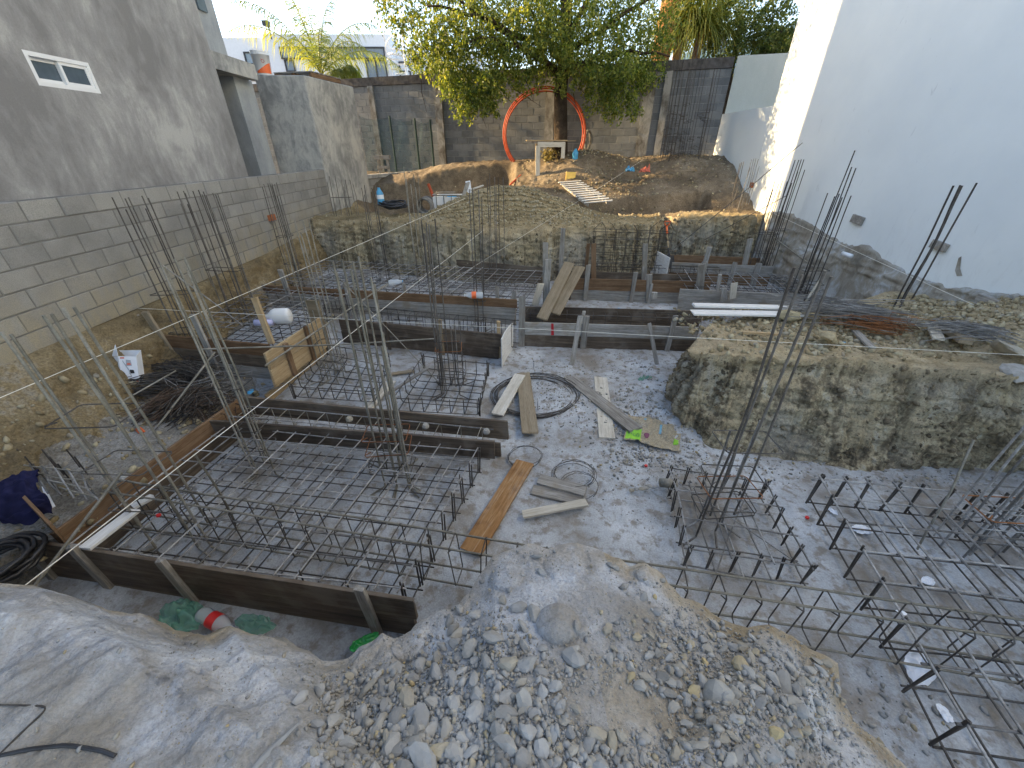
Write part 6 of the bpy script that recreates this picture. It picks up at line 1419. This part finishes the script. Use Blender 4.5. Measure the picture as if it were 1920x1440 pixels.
# boulders
def boulder(px,py,z,sx,sy,sz,label,mat='rubble',k=0):
    p=PZ(px,py,z); me=rmesh[k%12].copy(); me.materials.clear(); me.materials.append(MAT[mat]); at=me.attributes.new('rv','FLOAT','POINT'); at.data.foreach_set('value',[.5+.07*k%.4]*len(me.vertices))
    return tag(link('boulder',me,None,(p.x,p.y,z),rot=(.1*k,.1,k*1.3),scale=(sx,sy,sz)),label,'boulder','boulders on the earth block')
boulder(1550,628,1.12,.20,.13,.12,'large yellowish boulder near the front edge of the earth block',k=1)
boulder(1478,590,1.12,.15,.11,.13,'yellow boulder beside the right end of the whitewashed boards',k=2)
boulder(1437,605,1.08,.06,.05,.04,'small round stone left of the yellow boulder',k=3); boulder(1578,643,1.04,.04,.035,.03,'small pale stone at the foot of the large boulder',k=4)
boulder(1905,695,1.12,.22,.16,.10,'big grey slab of rock overhanging the earth block at the right edge','rock',k=5); boulder(1890,655,1.2,.24,.15,.09,'big grey rock above the overhanging slab at the right edge','rock',k=6)
boulder(232,895,.42,.10,.08,.06,'pale broken concrete lump on the ledge left of the near form','rock',k=7)

# ================= SMALL THINGS =================
# coils of wire on the slab
def wirecoil(label,cx,cy,Rr,n,seed,z=.02,sq=.95,part=False,rad=.004):
    rr=random.Random(seed); c=PZ(cx,cy,0); t_=thing('wire_coil',label,'wire coil',c,'coils of thin wire on the slab')
    for k in range(n):
        r_=Rr*rr.uniform(.9,1.08); ox,oy=rr.uniform(-.05,.05)*Rr*1.5,rr.uniform(-.05,.05)*Rr*1.5; a0=rr.uniform(0,6.28); tot=2*math.pi*(rr.uniform(.8,1.3) if part else 1.02)
        pts=[(c.x+ox+r_*(1+.05*math.sin(2*a+k))*math.cos(a),c.y+oy+r_*sq*math.sin(a),z+rr.uniform(.0,.012)+.02*(1+math.sin(a+k))) for a in [a0+tot*i/44 for i in range(45)]]
        mb=MB(); mb.tube(pts,rad,5); build(mb,'loop',MAT['steeldark'],t_,True)
wirecoil('wide coil of dark wire lying on the slab under the planks',1003,745,.56,9,3,rad=.006)
wirecoil('loose loop of thin wire on the slab above the rust-stained plank',985,862,.19,3,4,part=True,rad=.0028)
wirecoil('tangled thin wire loops over the two grey boards',1075,895,.21,4,5,part=True,rad=.0028)
wirecoil('lone large wire loop beside the small pale board',1085,915,.20,2,9,part=True,rad=.0028)
# cement sack
def surf(px,py,z=.05): return PZ(px,py,z)
t_=thing('cement_sack','torn empty paper cement sack with a green EXTRA panel beside the crossed planks','sack',PZ(1225,815,0))
c0,c1,c2,c3=PZ(1168,828,.03),PZ(1272,850,.03),PZ(1280,797,.05),PZ(1178,780,.05)
def sk(u,v,off=0):
    p=lerp(lerp(c0,c1,u),lerp(c3,c2,u),v); q=np.array([[u*3,v*2,1.7]]); z=.035*abs(float(fbm(q,1.3,3,8)[0]))+.022*abs(float(fbm(q,4,2,9)[0]))+.03*math.exp(-((v-.95+.75*u)/.08)**2)*1.0
    e=.03*math.sin(9*u+4*v); return Vector((p.x+e*.3,p.y+e*.4,.045+z+off+.012*math.sin(u*5)))
n1,n2=50,34; P=np.array([[sk(j/(n1-1),i/(n2-1)) for j in range(n1)] for i in range(n2)]); gridmesh('paper',P,MAT['sack'],parent=t_)
def patch_(name,u0,u1,v0,v1,mat,off=.004,n=14,m=10,cond=None):
    P=np.array([[sk(u0+(u1-u0)*j/(n-1),v0+(v1-v0)*i/(m-1),off) for j in range(n)] for i in range(m)]); return gridmesh(name,P,MAT[mat],parent=t_)
patch_('green_panel',.02,.30,.03,.46,'sackgreen'); patch_('blue_stripe',.60,.64,.42,.80,'sackblue',.004,5,12); patch_('blue_stripe',.30,.34,.82,.93,'sackblue',.004,5,6); patch_('green_corner',.88,.97,.18,.44,'sackgreen')
def flat_text(body,fn,size,mat,name,parent,flipx=False):
    tc=bpy.data.curves.new(name,'FONT'); tc.body=body; tc.size=1; tc.align_x='CENTER'; tc.align_y='CENTER'; tc.resolution_u=2
    to=bpy.data.objects.new(name,tc); COL.objects.link(to); dg=bpy.context.evaluated_depsgraph_get(); me=bpy.data.meshes.new_from_object(to.evaluated_get(dg)); bpy.data.objects.remove(to)
    for v in me.vertices: v.co=fn(v.co.x*size,v.co.y*size)
    me.materials.clear(); me.materials.append(MAT[mat]); return link(name,me,parent)
o=flat_text('EXTRA',lambda x,y: sk(.16-x,.20-y*1.5,.011)-t_.location*0,.075,'sackink','lettering',None); o.parent=t_; o.matrix_parent_inverse=Matrix.Translation(-Vector(t_.location))
P=[]; mb=MB(); vs=[sk(.40+.05*math.cos(a),.30+.09*math.sin(a),.009) for a in [2*math.pi*i/20 for i in range(20)]]; mb.add(vs,[tuple(range(20))]); build(mb,'emblem',MAT['sackpurple'],t_)
# form stencil letters -> mesh
# carton box
p=PZ(236,690,.78); t_=thing('carton_box','open white product carton with small pictures standing on the left earth bank','box',p)
A=PZ(231,722,.55); Bq=PZ(262,718,.55); TL=PY(222,668,A.y+.12); TRq=PY(255,668,Bq.y+.12); LL=A+Vector((-.12,.10,.03)); LT=TL+Vector((-.13,.05,-.03))
def panelq(name,a,b_,c,d_,mat,th=.004):
    mb=MB(); n_=(b_-a).cross(d_-a).normalized()*th; q=[a,b_,c,d_]; mb.add([x for x in q]+[x-n_ for x in q],[(0,1,2,3),(7,6,5,4),(0,4,5,1),(1,5,6,2),(2,6,7,3),(3,7,4,0)]); return build(mb,name,MAT[mat],t_)
fr=panelq('front',A,Bq,TRq,TL,'card'); panelq('side',LL,A-Vector((.004,0,0)),TL-Vector((.004,0,0)),LT,'card')
bk=Vector((-.04,.13,.02)); panelq('back',LL+bk,Bq+bk,TRq+bk,LT+bk,'card'); panelq('side',Bq+Vector((0,.005,0)),Bq+bk,TRq+bk,TRq+Vector((0,.005,0)),'card')
panelq('flap',TL+Vector((0,0,.004)),LT+Vector((0,0,.004)),LT+Vector((.05,.05,.12)),TL+Vector((-.01,.05,.13)),'card')
def on_front(u,v,off=.004):
    n_=(Bq-A).cross(TL-A).normalized()*off; return lerp(lerp(A,Bq,u),lerp(TL,TRq,u),v)+n_
def fp(name,pts,mat): mb=MB(); mb.add([on_front(u,v) for u,v in pts],[tuple(range(len(pts)))]); build(mb,name,MAT[mat],t_)
fp('print',[(.35,.66),(.70,.66),(.66,.86),(.40,.88)],'inkgrey'); fp('print',[(.42,.69),(.64,.69),(.62,.76),(.44,.76)],'inkred'); fp('print',[(.48,.38),(.80,.38),(.76,.50),(.55,.52)],'ink'); fp('print',[(.80,.04),(.96,.04),(.96,.10),(.80,.10)],'inkred'); fp('print',[(.08,.92),(.32,.92),(.32,.97),(.08,.97)],'inkred'); fp('print',[(.08,.14),(.9,.14),(.9,.155),(.08,.155)],'inkgrey')
mb=MB(); mb.tube([on_front(.2,.85,.006),on_front(.5,.5,.006),on_front(.6,.25,.006)],.004,4); build(mb,'print',MAT['inkgrey'],t_)
# dark cloth at left
t_=thing('work_jacket','dark navy jacket hung over the brown board end at the left edge','jacket',PZ(30,930,.6))
n1,n2=70,50; P=np.zeros((n2,n1,3)); Q=[PZ(-90,950,.62),PZ(72,888,.62),PZ(104,965,.52),PZ(-70,1010,.30)]
for i in range(n2):
    for j in range(n1):
        u,v=j/(n1-1),i/(n2-1); p=lerp(lerp(Q[0],Q[1],u),lerp(Q[3],Q[2],u),v); q=np.array([[u*2.2,v*1.6,.3]]); f_=float(fbm(q,1.4,3,12)[0]); g_=float(np.abs(fbm(q*np.array([[1,2.6,1]]),2.2,2,14)[0])); p=p+Vector((.05*f_,.04*f_,.09*f_+.07*g_+.05*math.sin(math.pi*v)))
        P[i,j]=p
gridmesh('cloth',P,MAT['navy'],parent=t_)
mb=MB(); a_,b_,c_,d_=PZ(78,912,.60),PZ(84,912,.60),PZ(103,948,.55),PZ(90,955,.55); mb.add([a_,b_,c_,d_,a_-Vector((0,0,.01)),b_-Vector((0,0,.01)),c_-Vector((0,0,.01)),d_-Vector((0,0,.01))],[(0,1,2,3),(7,6,5,4),(0,4,5,1),(1,5,6,2),(2,6,7,3),(3,7,4,0)]); build(mb,'lining',MAT['card'],t_)
# black corrugated hose coil far left
c=PZ(2,1062,.42); coil('black corrugated pipe coil lying on the slab at the left edge',(c.x,c.y,c.z),.20,9,.016,'black',.02,name='pipe_coil',sq=.9,jit=.03)
# wire cage scrap on left ledge
c_=[PZ(60,905,.40),PZ(170,918,.40),PZ(120,880,.42),PZ(50,875,.42)]
t_=thing('rebar_cage','small half-buried rebar cage on the ledge above the dark jacket','rebar cage',PZ(120,905,.4))
for z in (.46,.62):
    for k in range(4): bar(t_,PZ(45+k*22,872+k*14,z),PZ(150+k*10,885+k*16,z),.006,'steelpale')
    for k in range(5): bar(t_,PZ(55+k*24,870+k*4,z),PZ(90+k*24,925+k*4,z),.006,'steel')
for k in range(8): p=PZ(60+k*15,876+(k%3)*14,.42); bar(t_,p,p+Vector((0,0,.22)),.006,'steeldark',bend=0)
# heaps of bent ties
def tieheap(label,cx,cy,zc,n,L,ang,seed,mat='steeldark',fan=.5,sx=.5,sy=.3,flat=.25,shape='fan',cat='rebar bundle',rad=.0045,surfz=None):
    rr=random.Random(seed); c=PZ(cx,cy,zc); t_=thing('tie_bundle',label,cat,c,'bundles of bent rebar ties'); per=[]
    for q in range(n):
        a=ang+rr.gauss(0,fan); ll=L*rr.uniform(.75,1.1); o_=Vector((rr.gauss(0,sx*.3),rr.gauss(0,sy*.3),rr.uniform(0,flat)))
        d=Vector((math.cos(a),math.sin(a),rr.gauss(0,.10))).normalized(); s_=Vector((-d.y,d.x,0)); mb=MB()
        if shape=='fan': pts=[c+o_-d*ll*.5,c+o_-d*ll*.1+Vector((0,0,.03)),c+o_+d*ll*.5+Vector((0,0,-.06*rr.random()))]
        else:
            w__=.09; up_=Vector((0,0,rr.uniform(-.3,1))).normalized()*w__ if rr.random()<.5 else s_*w__
            pts=[c+o_-d*ll*.5,c+o_+d*ll*.5,c+o_+d*ll*.5+up_,c+o_-d*ll*.5+up_,c+o_-d*ll*.5+up_*.2]
        mb.tube(pts,rad,4); per.append(mb)
    k=max(1,len(per)//14)
    for g_ in range(0,len(per),k):
        m_=MB(); 
        for q in per[g_:g_+k]: m_.add(q.v,q.f)
        tag(build(m_,'tie_wires',MAT[mat],t_),kind='stuff')
    return t_
tieheap('dark bundle of rebar ties at the foot of the white carton',262,745,.36,110,.7,.3,1,fan=.35)
tieheap('dark bundle of rebar ties in the middle of the wire heap',345,715,.34,130,.75,-.25,2,fan=.4)
tieheap('rust-tinged bundle of straight ties fanned towards the near form',335,775,.30,110,.6,1.1,3,'rustdark',fan=.28,sx=.35)
tieheap('dark bundle of ties at the front of the wire heap',375,770,.30,110,.6,1.5,4,fan=.4,sx=.4)
tieheap('bent open stirrups scattered at the right of the wire heap',420,735,.30,40,.28,.8,5,'steel',fan=1.2,sx=.9,sy=.8,shape='loop')
tieheap('bent stirrups lying along the left form behind the heap',405,790,.28,26,.25,.4,6,'rustdark',fan=1.2,sx=.6,sy=.5,shape='loop')
tieheap('long dark bundle of cut rebars on the earth block behind the boulder',1575,590,1.12,110,1.2,-.28,7,'steel',fan=.10,sx=.5,sy=.6,flat=.12)
tieheap('rusty bundle of square stirrups on top of the earth block',1640,617,1.08,34,.34,-.35,8,'rust',fan=.12,sx=.5,sy=.25,flat=.10,shape='loop')
tieheap('dark heap of tie wire at the right side of the earth block',1835,628,1.18,70,.7,-.55,9,'steel',fan=.3,sx=.5,sy=.4,flat=.08)
tieheap('black heap of loose ties in the back right trench beside the white wall',1560,560,.40,100,.7,-.4,10,'steeldark',fan=.5,sx=.9,sy=.9)
# green bags, snack bag, papers
def zfit(px,py,z): return PZ(px,py,z)
crumple('plastic_bag','crumpled translucent green carrier bag in the trench, holding the soda bottle','bag',PZ(345,1160,.05),.17,.12,.12,'greenbag',41,18,-.3,'green carrier bags')
crumple('plastic_bag','flattened green carrier bag at the foot of the dark front form','bag',PZ(478,1172,.03),.14,.07,.08,'greenbag',42,16,-.1,'green carrier bags')
crumple('plastic_bag','small pale green bag lying on gravel near the earth block','bag',PZ(1210,712,.03),.11,.09,.07,'greenbag',43,16,.3,'green carrier bags')
tb_=crumple('snack_bag','shiny green snack bag wedged between the front form and the mound','bag',PZ(683,1205,.12),.10,.045,.04,'foil',44,12,.45)
for k,(px,py,z,s_,mat,lab) in enumerate(((1614,993,.02,.085,'card','white torn paper on the slab under the near right grid, upper'),(1722,1252,.02,.13,'card','large torn white paper under the long beam cage at right'),(1770,1338,.02,.05,'card','small folded white paper on the slab at lower right'),(1560,958,.02,.05,'card','small crumpled paper at the corner of the near right grid'),(1690,1148,.3,.03,'card','tiny paper scrap caught on the right grid'),(1740,1090,.02,.06,'card','flat pale paper scrap under the middle of the right grid'),(1160,581,.33,.09,'blue','small blue bag in the strip behind the red-marked form'),(470,735,.36,.06,'blue','small light blue bottle scrap beside the wire heap'),(1362,390,1.62,.16,'card','white rag lying on the edge of the far cut earth'),(1580,642,1.02,.035,'blue','pale blue scrap under the big boulder'))):
    crumple('paper_scrap',lab,'litter',PZ(px,py,z),s_,s_*.6,s_*.45,mat,60+k,10,k*.7,'paper and plastic scraps')
for px,py,lab in ((1211,874,'small red bottle cap on the slab left of the right footing basket'),(1513,971,'small red bottle cap by the corner of the near right grid'),(298,967,'small red cap on the bar of the near left grid')):
    p=PZ(px,py,.01 if px>1000 else .42); mb=MB(); mb.lathe([(0,.014),(.016,.014),(.018,0),(0,0)],14,Matrix.Translation(p)); tag(build(mb,'bottle_cap',MAT['redcap']),lab,'bottle cap','red bottle caps')
# pipe stub with clods by right basket
p=PZ(1238,905,.12); t_=thing('pipe_stub','grey pipe stub with mud clods tied to the right footing basket','pipe',p); mb=MB(); mb.tube([p,p+Vector((.16,.0,-.01))],.045,12); build(mb,'stub',MAT['steelpale'],t_,True)
for k in range(6): link('clod',rmesh[k],t_,(p.x-.05-.045*k,p.y+random.uniform(-.03,.03),.08-.01*k),scale=(.04,.035,.03))
# saw
p=PZ(262,808,.37); t_=thing('hand_saw','hand saw with orange handle lying on the left ledge','saw',p); mb=MB(); a_,b_,c_,d_=PZ(240,797,.39),PZ(256,802,.39),PZ(257,808,.39),PZ(240,803,.39); mb.add([a_,b_,c_,d_,a_-Vector((0,0,.004)),b_-Vector((0,0,.004)),c_-Vector((0,0,.004)),d_-Vector((0,0,.004))],[(0,1,2,3),(7,6,5,4),(0,4,5,1),(1,5,6,2),(2,6,7,3),(3,7,4,0)]); build(mb,'blade',MAT['steelpale'],t_)
mb=MB(); mb.tube([PZ(256,805,.395),PZ(263,803,.40),PZ(269,809,.40),PZ(262,811,.395)],.014,8,closed=True); build(mb,'handle',MAT['orange2'],t_,True)
# cable and wire on the near ground, lower left
def nearline(label,pts,rad,mat,name,cat):
    q=[]
    for i in range(len(pts)-1):
        for k in range(8):
            t_=k/8; px=pts[i][0]+(pts[i+1][0]-pts[i][0])*t_; py=pts[i][1]+(pts[i+1][1]-pts[i][1])*t_; p=on_near(px,py)
            if p is not None: q.append(p+Vector((0,0,rad*.7)))
    for _ in range(3): q=[q[0]]+[(q[i-1]+q[i]*2+q[i+1])/4 for i in range(1,len(q)-1)]+[q[-1]]
    mb=MB(); mb.tube(q,rad,6); tag(build(mb,name,MAT[mat],None,True),label,cat)
nearline('dark cable curving over the pale dusty ground at the lower left corner',[(-30,1425),(60,1405),(130,1398),(190,1408),(222,1420)],.006,'black','cable','cable')
nearline('thin bent wire lying in a sharp angle on the dusty ground at lower left',[(-20,1322),(95,1324),(40,1375),(-10,1425)],.003,'steeldark','bent_wire','wire')
# brick bits on left wall
for px,py,w_,mat,lab in ((507,408,.20,'brick','broken brick stuck on the left block wall behind the far rebars'),(731,352,.25,'wd_yellow','small wooden block fixed on the short block wall')):
    if px<600: p=PX(px,py,-5.06); x_=p.x+.03; d3=(.06,w_,.11)
    else: p=PY(px,py,14.6); x_=p.x; d3=(.18,.2,.08)
    t_=thing('wall_block',lab,'brick',(x_,p.y,p.z-.05)); mb=MB(); mb.box((x_,p.y,p.z),d3); build(mb,'block_face',MAT[mat],t_); mb=MB(); mb.box((x_+.004,p.y,p.z-.065),(d3[0]+.01,w_ if px<600 else .2,.02)); build(mb,'mortar_bed',MAT['mortar'],t_)
for to,nm,lab,cat in exec_after:
    bpy.context.view_layer.update(); dg=bpy.context.evaluated_depsgraph_get(); me=bpy.data.meshes.new_from_object(to.evaluated_get(dg)); M=to.matrix_world.copy(); bpy.data.objects.remove(to)
    o=link(nm,me); o.matrix_world=M; tag(o,lab,cat)
# small drifting twigs and roots in the yard
mb=MB(); rr=random.Random(9)
for k in range(260):
    x=rr.uniform(-2.5,5.8); y=rr.uniform(12.3,14.2); z=yz(x,y)+.015; a=rr.uniform(0,6.28); L=rr.uniform(.08,.35); d=Vector((math.cos(a),math.sin(a),rr.uniform(-.1,.2)))*L; mb.tube([Vector((x,y,z)),Vector((x,y,z+.02))+d*.5,Vector((x,y,z))+d],.005,4)
tag(build(mb,'dry_twigs',MAT['straw']),kind='stuff')
